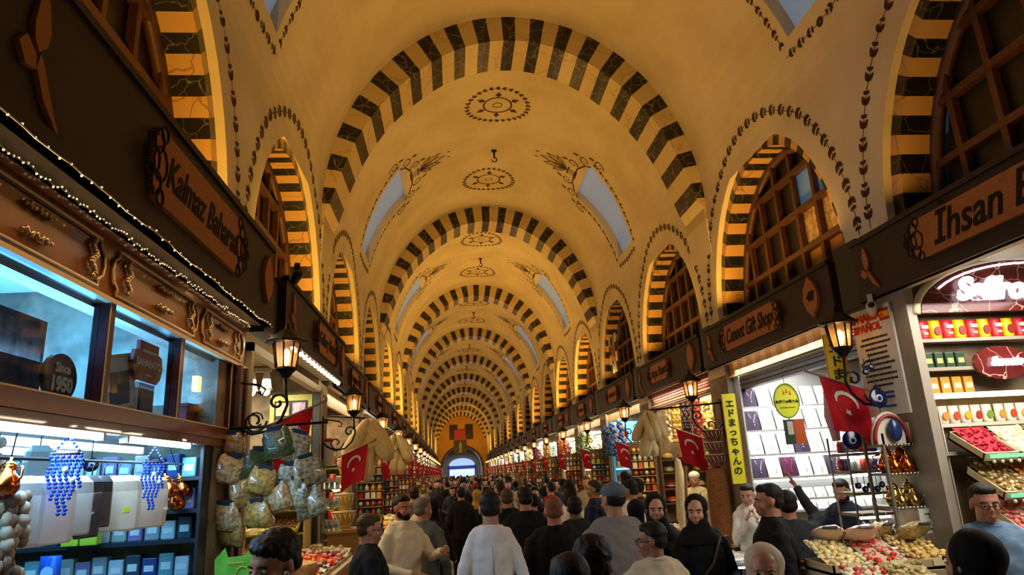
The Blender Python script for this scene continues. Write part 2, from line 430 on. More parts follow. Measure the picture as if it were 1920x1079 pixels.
def ring_mesh():
    """one transverse arch: front face, soffit, back face, striped dark and pale marble"""
    b = MB(); n = 19; tot = []
    step = PI/(n-1+.9); 
    edges = [0.]
    a0 = PI/2-9*step
    cuts = [(-.06, 0)]
    for k in range(n):
        c = a0+k*step; cuts += [(c-step*.235, 1), (c+step*.235, 0)]
    cuts.append((PI+.06, None))
    thk = lambda t: .04+.35*min(1, math.sin(min(max(t, 0), PI))**.6*1.15) if 0 < t < PI else .03
    for i in range(len(cuts)-1):
        t0, m = cuts[i]; t1 = cuts[i+1][0]; sub = 2
        for j in range(sub):
            p, q = t0+(t1-t0)*j/sub, t0+(t1-t0)*(j+1)/sub
            def P(t, o, y):
                tt = min(max(t, 0), PI); v = vp(tt, y, o)
                if t < 0 or t > PI: v.z = ZS-abs(t-tt)*3.2
                return v
            a_, c_ = thk(p), thk(q)
            b.add([P(p, 0, 0), P(q, 0, 0), P(q, c_, 0), P(p, a_, 0)], [(0, 1, 2, 3)], m)
            b.add([P(p, a_, 0), P(q, c_, 0), P(q, c_, .75), P(p, a_, .75)], [(0, 1, 2, 3)], m)
            b.add([P(p, a_, .75), P(q, c_, .75), P(q, 0, .75), P(p, 0, .75)], [(0, 1, 2, 3)], m)
    # corbels melting into the wall
    for sg in (-1, 1):
        X = XC+sg*HW
        b.add([(X-sg*.03, 0, ZS-.17), (X-sg*.03, .75, ZS-.17), (X, .75, ZS-.75), (X, 0, ZS-.75), (X, 0, ZS-.1), (X, .75, ZS-.1)], [(0, 1, 2, 3), (0, 3, 4), (1, 5, 2)], 2)
    return b.mesh('trim', [light_m, dark_m, plaster])
AC, AA, AB_, AZ = (2.175, 5.775), 1.5, 1.86, 3.6       # side arches: centre, half width, rise, spring height
def arch_z(dy, a=AA, b=AB_):
    return AZ+b*math.sqrt(max(0, 1-(dy/a)**2)) if abs(dy) < a else None
def bay_wall(s):
    b = MB(); X = XC+s*HW
    def pt(y, z):
        return Vector((XC+s*vx(z), y, z))
    for c in AC:
        ys = [c-1.8]+[c-AA*math.cos(PI*i/24) for i in range(25)]+[c+1.8]
        for i in range(len(ys)-1):
            y0, y1 = ys[i], ys[i+1]
            z0 = arch_z(y0-c) if c-AA <= y0 <= c+AA and 0 < i < len(ys)-2 else None
            lo0 = 0 if i == 0 or i == len(ys)-2 else (arch_z(y0-c) or AZ); lo1 = 0 if i == 0 or i == len(ys)-2 else (arch_z(y1-c) or AZ)
            hi = 5.75
            if i == 0 or i == len(ys)-2:
                b.add([pt(y0, 0), pt(y1, 0), pt(y1, 3.0), pt(y0, 3.0)], [(0, 1, 2, 3)], 1)
                b.add([pt(y0, 3.0), pt(y1, 3.0), pt(y1, ZS), pt(y0, ZS)], [(0, 1, 2, 3)], 0)
            else:
                b.add([pt(y0, lo0), pt(y1, lo1), pt(y1, max(ZS, lo1)), pt(y0, max(ZS, lo0))], [(0, 1, 2, 3)], 0)
        # jambs of the shop opening below, and pier returns
        for sg in (-1, 1):
            y = c+sg*AA
            b.add([(X, y, 0), (X, y, AZ), (X+s*2.4, y+sg*.12, AZ), (X+s*2.4, y+sg*.12, 0)], [(0, 1, 2, 3)], 1)
    return b.mesh('wall_right' if s > 0 else 'wall_left', [plaster, stone])
def side_arch(s):
    """plain reveal, striped face ring and striped soffit of one side arch, centred at y 0"""
    b = MB(); X = XC+s*HW; n = 17
    T = [PI*i/(2*n+1) for i in range(2*n+2)]
    def P(t, k, d): return Vector((X+s*d, -(AA-k)*math.cos(t), AZ+(AB_-k)*math.sin(t)))
    for i in range(2*n+1):
        m = 1+(i % 2)
        t0, t1 = T[i], T[i+1]
        b.add([P(t0, 0, 0), P(t1, 0, 0), P(t1, 0, .07), P(t0, 0, .07)], [(0, 1, 2, 3)], 0)
        b.add([P(t0, 0, .07), P(t1, 0, .07), P(t1, .12, .07), P(t0, .12, .07)], [(0, 1, 2, 3)], m)
        b.add([P(t0, .12, .07), P(t1, .12, .07), P(t1, .12, .36), P(t0, .12, .36)], [(0, 1, 2, 3)], m)
    b.box(min(X, X+s*.5), max(X, X+s*.5), -AA, AA, AZ-.12, AZ-.05, 0)          # sill slab over the shop
    return b.mesh('trim', [plaster, light_a, dark_a])
def lattice(s, seed=0):
    b = MB(); X = XC+s*(HW+.36); r = .05
    zt = lambda y: AZ+(AB_-.12)*math.sqrt(max(0, 1-(y/(AA-.12))**2))
    pts = [(-(AA-.14)*math.cos(PI*i/24), AZ+(AB_-.14)*math.sin(PI*i/24)) for i in range(25)]
    b.tube([(X, y, z) for y, z in pts], .055, 6)
    for y in (-1.0, -.6, -.2, .2, .6, 1.0):
        b.box(X-.03, X+.03, y-.028, y+.028, AZ-.05, zt(y))
    for z in (3.66, 4.1, 4.55, 5.0):
        k = (z-AZ)/(AB_-.12); h = (AA-.12)*math.sqrt(max(0, 1-k*k)); b.box(X-.035, X+.035, -h, h, z-.03, z+.03)
    return b.mesh('window', [wood_br])
pane_mat = mat('dark_room_pane', '17100b', .4, noise=(2.2, '0c0908', .8))  # dark of the unlit room behind is put into the pane colour
pane_mats = [pane_mat, mat('orange_glow_pane', '9a6a3a', .5, noise=(6, '6b4020', .6)), mat('patterned_curtain', 'b09878', .6, noise=(16, '5a3a2c', .9)), mat('blue_pane', '5d84a8', .3, emit=.12, ecol='6aa0d8')]  # light behind the orange panes is put into their colour
def panes(s, special=()):
    b = MB(); X = XC+s*(HW+.4); ys = [-1.38, -1.0, -.6, -.2, .2, .6, 1.0, 1.38]; zs = [3.5, 4.1, 4.55, 5.0, 5.5]
    zt = lambda y: AZ+(AB_-.12)*math.sqrt(max(0, 1-(y/(AA-.12))**2))
    for i in range(7):
        for j in range(4):
            y0, y1 = ys[i], ys[i+1]; z0, z1 = zs[j], zs[j+1]
            a, c = min(z1, zt(y0)), min(z1, zt(y1))
            if max(a, c) <= z0: continue
            m = dict(special).get((i, j), 0)
            b.add([(X, y0, min(z0, a)), (X, y1, min(z0, c)), (X, y1, c), (X, y0, a), (X+s*.02, y0, min(z0, a)), (X+s*.02, y1, min(z0, c)), (X+s*.02, y1, c), (X+s*.02, y0, a)], [(0, 1, 2, 3), (7, 6, 5, 4)], m)
    return b.mesh('pane', pane_mats)

def inst(name, me, loc, kind='structure', parent=None):
    o = bpy.data.objects.new(name, me); COL.objects.link(o); o.location = loc
    if kind: o['kind'] = kind
    if parent: o.parent = parent
    return o
_v, _p, _r = bay_vault(), bay_paint(), ring_mesh()
_wl, _wr, _al, _ar = bay_wall(-1), bay_wall(1), side_arch(-1), side_arch(1)
_ll, _lr, _pl, _pr = lattice(-1), lattice(1), panes(-1), panes(1)
tn = 1; wn = 1
for n in range(-1, NB):
    y = Y0+BAY*n
    c = inst('ceiling', _v, (0, y, 0)); inst('ceiling_painting', _p, (0, 0, 0), None, c)
    inst('trim_%d' % tn, _r, (0, y, 0)); tn += 1
    inst('wall_left', _wl, (0, y, 0)); inst('wall_right', _wr, (0, y, 0))
    for j, ac in enumerate(AC):
        for s, am, lm, pm in ((-1, _al, _ll, _pl), (1, _ar, _lr, _pr)):
            t = inst('trim_%d' % tn, am, (0, y+ac, 0)); tn += 1
            wo = inst('window_%d' % wn, lm, (0, y+ac, 0)); wn += 1
            if (n, j, s) == (0, 1, 1): pm = panes(1, {(1, 1): 2, (2, 1): 2, (1, 0): 1, (2, 0): 1, (1, 2): 3, (2, 2): 3})
            if (n, j, s) == (0, 0, -1): pm = panes(-1, {(3, 0): 1, (4, 0): 1, (5, 0): 1})
            inst('pane', pm, (0, 0, 0), None, wo)
inst('trim_%d' % tn, _r, (0, Y0+BAY*NB, 0)); tn += 1
# ------------------------------------------------------------------ end wall with the exit arch
YE = Y0+BAY*NB+.75
end_pl = mat('yellow_end_plaster', 'c99a52', .85, noise=(1, 'b58641', .5))
grey_pl = mat('grey_passage_plaster', '8d8478', .85)
b = MB(); AR, AZE = 2.15, 2.6
def endz(x): return AZE+2.15*math.sqrt(max(0, 1-(x/AR)**2))
xs = [-HW]+[-AR*math.cos(PI*i/20) for i in range(21)]+[HW]
for i in range(len(xs)-1):
    x0, x1 = xs[i], xs[i+1]
    z0 = 0 if i in (0, len(xs)-2) else endz(x0); z1 = 0 if i in (0, len(xs)-2) else endz(x1)
    t0, t1 = ZS+VB*math.sqrt(max(0, 1-(x0/HW)**2)), ZS+VB*math.sqrt(max(0, 1-(x1/HW)**2))
    b.add([(XC+x0, YE, z0), (XC+x1, YE, z1), (XC+x1, YE, t1), (XC+x0, YE, t0)], [(0, 1, 2, 3)])
struct(b, 'wall_back', [end_pl])
b = MB()
b.tube([(XC-AR*math.cos(PI*i/20), YE-.05, AZE+2.15*math.sin(PI*i/20)) for i in range(21)], .1, 6)
struct(b, 'trim_%d' % tn, [mat('brown_arch_moulding', '5c452c', .8)]); tn += 1
b = MB()
for i in range(20):
    t0, t1 = PI*i/20, PI*(i+1)/20
    P = lambda t, y: (XC-AR*math.cos(t), y, AZE+2.15*math.sin(t))
    b.add([P(t0, YE), P(t1, YE), P(t1, YE+7), P(t0, YE+7)], [(0, 1, 2, 3)], 0, True)
b.box(XC-AR-.1, XC-AR, YE, YE+7, 0, AZE); b.box(XC+AR, XC+AR+.1, YE, YE+7, 0, AZE); b.box(XC-3, XC+3, YE+7, YE+7.1, 0, 6)
struct(b, 'wall_passage', [grey_pl])
lamp('AREA', (XC, YE+3.5, 4.2), 90, (.9, .95, 1), 3, 3, name='passage_light')
for sg, dd in ((-1, 'left of the two dark windows high in the far yellow wall'), (1, 'right of the two dark windows high in the far yellow wall')):
    x = XC+sg*.82
    o = struct(MB().box(x-.42, x-.34, YE-.1, YE, 5.5, 6.9).box(x+.34, x+.42, YE-.1, YE, 5.5, 6.9).box(x-.42, x+.42, YE-.1, YE, 5.42, 5.5).box(x-.42, x+.42, YE-.1, YE, 6.9, 6.98), 'window_%d' % wn, [mat('brown_window_frame', '5a3216', .7)]); wn += 1
    MB().box(x-.34, x+.34, YE-.04, YE-.02, 5.5, 6.9).build('pane', [pane_mat], o)
# closing walls behind the camera
struct(MB().box(XC-HW-3, XC+HW+3, -7.1, -7, 0, 9), 'wall_front', [plaster])
for s in (-1, 1): struct(MB().box(min(XC+s*(HW+2.5), XC+s*(HW+2.55)), max(XC+s*(HW+2.5), XC+s*(HW+2.55)), -7, YE, 0, 5.6), 'wall_shop_back_'+('right' if s > 0 else 'left'), [mat('shop_back_wall', '9a8f78', .8)])
# exit portal
o = empty('exit_portal', (XC+.05, YE+6.8, 0), 0, 'blue framed exit glowing under the grey arch at the far end of the hall', 'doorway')
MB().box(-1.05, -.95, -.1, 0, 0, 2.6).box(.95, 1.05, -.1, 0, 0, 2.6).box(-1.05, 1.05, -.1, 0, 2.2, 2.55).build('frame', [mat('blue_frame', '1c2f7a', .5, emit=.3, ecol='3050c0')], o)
MB().box(-.95, .95, -.06, -.02, .1, 2.2).build('lit_opening', [mat('daylight_opening', 'b8d0ff', .5, emit=1.6, ecol='a8c4ff')], o)
b = MB(); b.v = []; 
for i in range(12):
    t0, t1 = PI*i/12, PI*(i+1)/12
    b.add([(0, -.05, 2.55), (-1*math.cos(t0), -.05, 2.55+.75*math.sin(t0)), (-1*math.cos(t1), -.05, 2.55+.75*math.sin(t1))], [(0, 1, 2)])
o.scale = (1.5, 1, 1.1); b.build('fanlight', [mat('fanlight', 'a0b8e8', .5, emit=1.1, ecol='8fb4ff')], o)
# hanging banner on the end wall
o = empty('hanging_banner', (XC-.15, YE-.2, 3.95), 0, 'red and black banner with a standing figure hanging on the far yellow wall', 'banner')
MB().box(-.62, .62, 0, .02, 1.35, 2.5).build('flag_panel', [C('a8261c')], o)
MB().box(-.66, .66, -.01, .02, 0, 1.38).build('portrait_panel', [C('141216')], o)
MB().prism([(-.1, .1), (.12, .1), (.14, .6), (.2, .95), (.1, 1.12), (.02, 1.3), (-.06, 1.12), (-.14, .9)], -.03, -.01).build('figure', [C('8f8a86')], o)
# iron hooks along the crown
hk = MB(); hk.tube([(0, 0, 0), (0, 0, -.16)], .02, 6).tube([(0.05*math.sin(i*.6), 0, -.2+.05*math.cos(i*.6)) for i in range(9)], .012, 5).lathe([(.0, 0), (.06, 0), (.05, -.02), (0, -.02)])
hm = hk.mesh('hook', [iron])
for n in range(0, NB):
    o = inst('ceiling_hook', hm, (XC+.04, Y0+BAY*n+4.2, ZS+VB-.005), None)
    tag(o, ['iron hook in the vault crown in the bay above the camera', 'iron hook in the nearest seen vault crown between two medallions', 'iron hook in the second vault crown beyond the first striped arch', 'iron hook in the third vault crown along the hall'][n] if n < 4 else 'small iron hook in a distant vault crown', 'hook', 'iron hooks along the vault crown')
# ================================================================== SHOP FRONTS
STY = {-1: 'left', 1: 'right'}
def scroll_end(b, x, z, h, dirx, m, y=-.012):
    """carved end of a name plate: overlapping loops"""
    for i, (dx, dz, r) in enumerate(((.03, .1, .05), (.03, -.1, .05), (.07, 0, .06), (.0, 0, .07), (.1, .07, .035), (.1, -.07, .035), (-.02, .15, .035), (-.02, -.15, .035), (.135, 0, .03))):
        k = h/.34
        b.tube([(x+dirx*(dx+r*math.cos(t*.7))*k, y, z+(dz+r*1.15*math.sin(t*.7))*k) for t in range(9)], .005, 4, m, closed=True)
def plate_poly(w_, h):
    e = [(0, .5), (.05, .46), (.04, .36), (.1, .34), (.11, .22), (.17, .16), (.2, 0)]
    R = [(w_/2+x*h*.9, z*h) for x, z in e]; 
    pts = R + [(x, -z) for x, z in reversed(R[:-1])]
    return pts + [(-x, z) for x, z in reversed(pts)]
def tulip(b, x, z, k, m=0):
    b.prism([(x+k*px, z+k*pz) for px, pz in [(0, -.02), (.07, .05), (.09, .16), (.05, .3), (.0, .42), (-.05, .3), (-.07, .14), (-.05, .04)]], -.02, 0, m)
    b.prism([(x+k*px, z+k*pz) for px, pz in [(.02, -.02), (.0, -.12), (.10, -.28), (.3, -.44), (.14, -.2), (.06, -.06)]], -.02, 0, m)
    b.prism([(x+k*px, z+k*pz) for px, pz in [(-.02, -.05), (-.12, .02), (-.18, -.06), (-.1, -.16), (0, -.14)]], -.02, 0, m)
def fascia(s, k, text=None, num=None, u0=-1.72, u1=1.72, z0=3.16, z1=3.62, d=-.12, label='', tul=None, plate=(0, 1.1), size=.2, wood=True, grp=None):
    """local frame: -y to the aisle, x along the shop front"""
    o = empty('shop_fascia', W(s, SHOPC(k), d, z0), RZ(s), label, 'sign board', grp)
    h = z1-z0
    b = MB(); b.box(u0, u1, 0, -d-.012, 0, h).box(u0, u1, -.02, .05, -.03, .03, 0).box(u0, u1, .0, -d-.012, -.03, 0, 1).box(u0, u1, -.02, .04, h-.02, h+.02); b.build('board', [board, alu], o)
    px, pw = plate; ph = h*.62
    pb = MB(); pb.prism([(px+x, h*.5+z) for x, z in plate_poly(pw, ph)], -.03, 0); pl = pb.build('name_plate', [plate_m], o)
    if text:
        lb = MB(); lb.text(text, size, px, -.032, h*.5, 0, .006, .35, .004, sx=min(1.15, pw*.95/(len(text)*size*.5))); lb.build('lettering', [char_m], pl)
    for q in (-1, 1):
        sb = MB(); scroll_end(sb, px+q*pw*.5-q*.02, h*.5, ph, q, 0, -.034); sb.build('carved_scroll', [char_m], pl)
    sb = MB()
    if not text:
        for i in range(9): sb.tube([(px-pw*.3+i*pw*.075+.02*math.cos(t), -.032, h*.5+.05*math.sin(t*1.3+i)) for t in range(5)], .006, 3)
    if not text: sb.build('lettering', [char_m], pl)
    if num is not None:
        nx = u1-.22 if s < 0 else u1-.33
        nb = MB(); nb.prism([(nx+.12*math.cos(a*PI/8)*(1 if a % 4 else 1.1), h*.5+(.16+.04*(a % 8 == 4))*math.sin(a*PI/8)) for a in range(16)], -.03, 0)
        npq = nb.build('number_plaque', [plate_m], o)
        if num: MB().text(num, .13, nx, -.033, h*.5, 0, .006, .3, .003).build('lettering', [char_m], npq)
    if tul is not None:
        tb = MB(); tulip(tb, tul, h*.45, h*.98); tb.build('tulip_emblem', [plate_m], o)
    return o
def gap_box(s, y, w_, label, z0=3.12, z1=3.68, d=-.1, grp=None):
    o = MB().box(-w_/2, w_/2, 0, -d-.01, 0, z1-z0).box(-w_/2+.03, w_/2-.03, -.01, 0, .03, z1-z0-.03).build('shutter_motor_box', [black_pl]); o.location = W(s, y, d, z0); o.rotation_euler = (0, 0, RZ(s))
    return tag(o, label, 'box', grp)
fascia(-1, 0, 'Kalmaz Baharat', '', -1.9, 2.2, 3.2, 3.82, -.16, 'near left fascia board lettered Kalmaz Baharat with carved plate and tulip', -1.1, (.55, 1.35), .25)
fascia(1, 0, 'İhsan Baharat', None, -1.86, 2.1, 3.17, 3.64, -.12, 'near right fascia board lettered İhsan above the spice stall', -1.68, (-.1, 1.9), .3)
fascia(1, 1, 'Cennet Gift Shop', '48', -1.77, 1.36, 3.14, 3.62, -.12, 'right fascia board lettered Cennet Gift Shop with plaque 48', -1.6, (-.38, 1.45), .24)
fascia(-1, 1, 'Gallery Meric', '', -1.1, 2.12, 3.17, 3.68, -.2, 'left fascia board lettered Gallery with a row of bulbs under it', -.85, (.75, 1.15), .2)
fascia(1, 2, 'Arpa Pazarı', '', -1.6, 1.6, 3.15, 3.62, -.12, 'right fascia board over the red shutter and hanging dried peppers', -1.45, (-.25, 1.0), .2)
for k in range(2, 19):
    for s in (-1, 1):
        if (s, k) == (1, 2): continue
        if k < 6: lb, g = '%s fascia board with a blank carved plate, the %s along that side' % (STY[s], {2: 'third', 3: 'fourth', 4: 'fifth', 5: 'sixth'}[k]), None
        else: lb, g = 'distant brown fascia board in the %s row of shop fronts' % STY[s], 'distant %s fascia boards' % STY[s]
        fascia(s, k, None, '', -1.62, 1.62, 3.15, 3.62, -.12, lb, None, (0, .9), grp=g)
gap_box(-1, 5.75, .62, 'tall black box between the Kalmaz and Gallery boards on the left', 3.12, 3.62, -.13)
gap_box(1, 5.33, .34, 'black box between the number 48 plaque and the İhsan board', 3.1, 3.7, -.09)
for k in range(1, 18):
    for s in (-1, 1):
        if (s, k) in ((1, 0),): continue
        y = SHOPC(k)+1.8
        gap_box(s, y, .32, ('dark gap box on the %s pier after the %s shop board' % (STY[s], {1: 'second', 2: 'third', 3: 'fourth'}[k])) if k < 4 else 'small dark box between distant %s fascia boards' % STY[s], d=-.1, grp=None if k < 4 else 'distant %s gap boxes' % STY[s])
# slabs closing the shops above
slab = MB()
for s in (-1, 1): slab.box(min(XC+s*(HW+.05), XC+s*(HW+2.5)), max(XC+s*(HW+.05), XC+s*(HW+2.5)), -7, YE, 3.34, 3.46)
struct(slab, 'ceiling_over_shops', [mat('shop_ceiling', 'bdb39a', .8)])
# ------------------------------------------------------------------ wall lanterns
def lantern():
    o = empty('wall_lantern', (0, 0, 0)); r = .105
    b = MB(); c = (0, -.38, 0)
    b.lathe([(.0, .30), (.012, .29), (.02, .25), (.05, .235), (.13, .17), (.155, .155), (.15, .14), (.10, .135)], 8, c=c, smooth=False)
    b.lathe([(.0, -.13), (.03, -.12), (.05, -.09), (.085, -.06), (.078, -.045), (.0, -.045)], 8, c=c, smooth=False)
    for i in range(8):
        a = 2*PI*i/8; b.tube([(c[0]+.1*math.cos(a), c[1]+.1*math.sin(a), .14), (c[0]+.074*math.cos(a), c[1]+.074*math.sin(a), -.05)], .007, 4)
    b.build('lantern_cage', [iron], o)
    MB().lathe([(.094, .135), (.07, -.045)], 8, c=c, smooth=False).build('glass', [lamp_gl], o)
    MB().lathe([(.0, -.03), (.018, -.02), (.028, .03), (.022, .08), (0, .1)], 8, c=c).build('bulb', [bulb_m], o)
    b = MB(); b.box(-.02, .02, -.015, 0, -.62, -.1)
    P = [(0, -.01, -.42), (0, -.06, -.47), (0, -.16, -.52), (0, -.28, -.5), (0, -.36, -.42), (0, -.40, -.32), (0, -.385, -.22), (0, -.38, -.13)]
    b.tube(P, .012, 6); b.tube([(0, -.01, -.14), (0, -.1, -.15), (0, -.2, -.17)], .01, 5)
    b.tube([(0, -.33-.07*math.cos(t*.55)*(1-t/16), -.30+.07*math.sin(t*.55)*(1-t/16)) for t in range(14)], .011, 5)
    b.tube([(0, -.17-.09*math.cos(t*.55)*(1-t/18), -.43-.09*math.sin(t*.55)*(1-t/18)) for t in range(14)], .009, 5)
    b.tube([(0, -.2, -.17), (0, -.24, -.2), (0, -.22, -.24), (0, -.19, -.22)], .008, 5)
    b.build('scroll_bracket', [iron], o)
    return tag(o, 'x', 'lantern')
def flag(kind=0):
    o = empty('national_flag', (0, 0, 0))
    b = MB(); b.tube([(0, 0, 0), (0, -.62, .26)], .009, 6); b.lathe([(0, -.0), (.018, .0), (.018, .03), (0, .035)], 6, c=(0, -.62, .255)); b.build('pole', [mat('flag_pole', '9a8f80', .4, metal=.5)], o)
    # cloth hangs from the pole: local s along pole, drop down
    def Q(u, v):     # u 0..1 along pole, v 0..1 down
        y = -.2-.33*u; wv = .018*math.sin(u*7+v*3+kind)*(.3+v)
        return Vector((wv+.03*v*math.sin(kind*2.1), y+.05*v*(u-.5)+.035*v, .084+.14*u-.46*v+.03*v*math.sin(u*3)))
    b = MB(); n, m = 8, 10
    vs = [Q(i/n, j/m) for j in range(m+1) for i in range(n+1)]
    b.add(vs, [(j*(n+1)+i, j*(n+1)+i+1, (j+1)*(n+1)+i+1, (j+1)*(n+1)+i) for j in range(m) for i in range(n)], 0, True)
    cl = b.build('cloth', [mat('red_flag_cloth', 'c01420', .7)], o)
    e = MB()
    for off in (.006, -.006):
        f = lambda u, v: Q(u, v)+Vector((off, 0, 0))
        N = 16; A = []; B_ = []
        for i in range(N+1):                      # crescent opening downward
            a = math.radians(-60+i*300/N); 
            A.append((.5+.26*math.sin(a-PI/2+PI/3.6*0+PI/2-PI/2)*1.0, .36-.20*math.cos(a-PI/2)))
        cr = []
        for i in range(N+1):
            a = PI*1.18*(i/N-.5); cr.append((.5+.27*math.sin(a), .38-.20*math.cos(a)))
        inn = []
        for i in range(N+1):
            a = PI*1.05*(i/N-.5); inn.append((.5+.20*math.sin(a)*1.12, .41-.155*math.cos(a)))
        for i in range(N):
            e.add([f(*cr[i]), f(*cr[i+1]), f(*inn[i+1]), f(*inn[i])], [(0, 1, 2, 3)])
        st = [(.5+(.10 if i % 2 == 0 else .04)*math.sin(PI*i/5), .58+(.075 if i % 2 == 0 else .03)*math.cos(PI*i/5)) for i in range(10)]
        e.add([f(*q) for q in st]+[f(.5, .58)], [(i, (i+1) % 10, 10) for i in range(10)])
    e.build('crescent_and_star', [mat('white_emblem', 'e8e2da', .7)], cl)
    return tag(o, 'x', 'flag')
LAN, FLG = lantern(), [flag(0), flag(2)]
ordw = ['first', 'second', 'third', 'fourth', 'fifth', 'sixth', 'seventh']
for k in range(0, 18):
    y = SHOPC(k)+1.8
    for s in (-1, 1):
        far = k >= 5
        place(LAN, USED, W(s, y+(0 if k else .02), 0, 2.82), RZ(s),
              ('black iron wall lantern glowing on the %s pier on the %s side' % (ordw[k], STY[s])) if not far else 'tiny glowing lantern far down the %s side' % STY[s], None if not far else 'distant lanterns on the %s' % STY[s])
        if (s, k) == (-1, 0): fl = (y+.28, 2.30)
        elif (s, k) == (1, 0): fl = (y+.06, 2.36)
        else: fl = (y+.25, 2.16)
        f = place(FLG[k % 2], USED, W(s, fl[0], 0, fl[1]), RZ(s)+(.25 if s < 0 else -.3),
              ('red flag with white crescent on a pole at the %s pier on the %s side' % (ordw[k], STY[s])) if not far else 'tiny red crescent flag far down the %s side' % STY[s], None if not far else 'distant red flags on the %s' % STY[s])
# ------------------------------------------------------------------ generic makers
def thing1(mb, name, mats, loc, rz=0, label=None, cat=None, group=None):
    o = mb.build(name, mats); o.location = loc; o.rotation_euler = (0, 0, rz) if not isinstance(rz, tuple) else rz
    return tag(o, label, cat, group)
def shelves(name, label, x0, x1, y, zs, depth, mcol, side=.03, back=True, top=None, lit=None, cat='shelf', posts=False):
    """display wall facing the camera (-y); origin at its base"""
    o = empty(name, ((x0+x1)/2, y, 0), 0, label, cat); w2 = (x1-x0)/2; zt = top or zs[-1]+.4
    m = mat('shelf_'+mcol, mcol, .5)
    b = MB()
    if posts:
        for px in (-w2-side, w2):
            for py in (0, depth-side): b.box(px, px+side, py, py+side, 0, zt)
    else: b.box(-w2-side, -w2, 0, depth, 0, zt).box(w2, w2+side, 0, depth, 0, zt)
    if back: b.box(-w2, w2, depth-.02, depth, 0, zt)
    b.build('carcass', [m], o)
    for z in zs: MB().box(-w2, w2, 0, depth-.02, z-.025, z).build('shelf', [m], o)
    if lit:
        for z in zs[1:]: MB().box(-w2+.02, w2-.02, .02, .05, z-.045, z-.027).build('light_strip', [lit], o)
    return o
def pouch(c1, c2=None, h=.15, wd=.1):
    o = empty('spice_packet', (0, 0, 0)); o['category'] = 'packet'
    b = MB(); L = [(0, .028, 1), (.15, .03, 1), (.6, .024, .98), (.88, .008, .95), (1, .002, .97)]; vs = []
    for t, th, wk in L:
        vs += [(-wd/2*wk, 0, t*h), (0, -th, t*h), (wd/2*wk, 0, t*h), (0, th, t*h)]
    b.add(vs, [(i*4+j, i*4+(j+1) % 4, i*4+4+(j+1) % 4, i*4+4+j) for i in range(4) for j in range(4)]+[(3, 2, 1, 0), (16, 17, 18, 19)], 0, True)
    b.build('pouch', [C(c1, .35)], o)
    if c2:
        MB().prism([(wd*.28*math.cos(a*PI/5), h*.42+h*.24*math.sin(a*PI/5)) for a in range(10)], -.034, -.026).build('printed_label', [C(c2, .5)], o)
    else: MB().box(-wd*.25, wd*.25, -.034, -.026, h*.55, h*.72).box(-wd*.15, wd*.15, -.034, -.026, h*.25, h*.35).build('printed_label', [C('f0d8d0', .5)], o)
    return o
def tin(c1, c2, w_=.07, h=.11, d=.05, cat='tin', name='tea_tin'):
    o = empty(name, (0, 0, 0)); o['category'] = cat
    MB().rbox(0, 0, h/2, w_, d, h).build('body', [C(c1, .35)], o)
    MB().box(-w_*.32, w_*.32, -d/2-.002, -d/2+.001, h*.3, h*.62).build('label_panel', [C(c2, .5)], o)
    return o
def jar(c1, h=.12, r=.04, lid='b08030', cat='jar', name='glass_jar'):
    o = empty(name, (0, 0, 0)); o['category'] = cat
    MB().lathe([(r*.9, 0), (r, .01), (r, h*.75), (r*.7, h*.86), (r*.7, h*.9)], 10).build('contents', [C(c1, .3)], o)
    MB().lathe([(r*.78, h*.88), (r*.78, h)], 10).build('lid', [C(lid, .35)], o)
    return o
def tray(c, w_=.26, d=.3, lump=.02, n=60, rim='c8b48a', c2=None, hh=.05):
    o = empty('goods_tray', (0, 0, 0)); o['category'] = 'tray'
    MB().box(-w_/2, w_/2, -d/2, d/2, 0, .015).box(-w_/2, w_/2, -d/2, -d/2+.012, 0, .06).box(-w_/2, -w_/2+.01, -d/2, d/2, 0, .06).box(w_/2-.01, w_/2, -d/2, d/2, 0, .06).box(-w_/2, w_/2, d/2-.01, d/2, 0, .06).build('tray_body', [C(rim, .5)], o)
    b = MB(); r_ = random.Random(c)
    b.add([(-w_/2+.01, -d/2+.012, .03), (w_/2-.01, -d/2+.012, .03), (w_/2-.01, d/2-.01, .03+hh), (-w_/2+.01, d/2-.01, .03+hh)], [(0, 1, 2, 3)], 0)
    for i in range(n):
        x, y = r_.uniform(-.45, .45)*w_, r_.uniform(-.46, .46)*d
        z = .03+hh*(y/d+.5)+r_.uniform(0, lump*.6); a = r_.uniform(.7, 1.3)
        b.ball((x, y, z), (lump*a, lump*r_.uniform(.6, 1), lump*.7), 1 if (c2 and r_.random() < .5) else 0, 5)
    g = b.build('heap', [C(c, .55)]+([C(c2, .55)] if c2 else []), o); g['kind'] = 'stuff'
    MB().add([(-.045, -d/2-.006, .02), (.045, -d/2-.006, .02), (.045, -d/2-.001, .07), (-.045, -d/2-.001, .07)], [(0, 1, 2, 3)]).build('price_card', [C('e8dcae', .7)], o)
    return o
def hang_string(c, n, r, sp=None, el=1., cat='string', name='drying_string', c2=None, wob=.25, seed=1):
    """a string of pods, bulbs or peppers hung from its top; origin at the top"""
    o = empty(name, (0, 0, 0)); o['category'] = cat; sp = sp or r*1.2; R = random.Random(seed)
    MB().tube([(0, 0, 0), (0, 0, -sp*n)], .004, 4).build('cord', [C('8a6a40', .8)], o)
    b = MB()
    for i in range(n):
        for j in range(3):
            a = R.uniform(0, 2*PI); rr = r*.75
            b.ball((rr*math.cos(a), rr*math.sin(a), -.04-sp*i+R.uniform(-.3, .3)*r), (r*R.uniform(.7, 1), r*R.uniform(.7, 1), r*el), 1 if (c2 and R.random() < wob) else 0, 6)
    b.build('hanging_pods', [C(c, .5)]+([C(c2, .5)] if c2 else []), o)
    return o
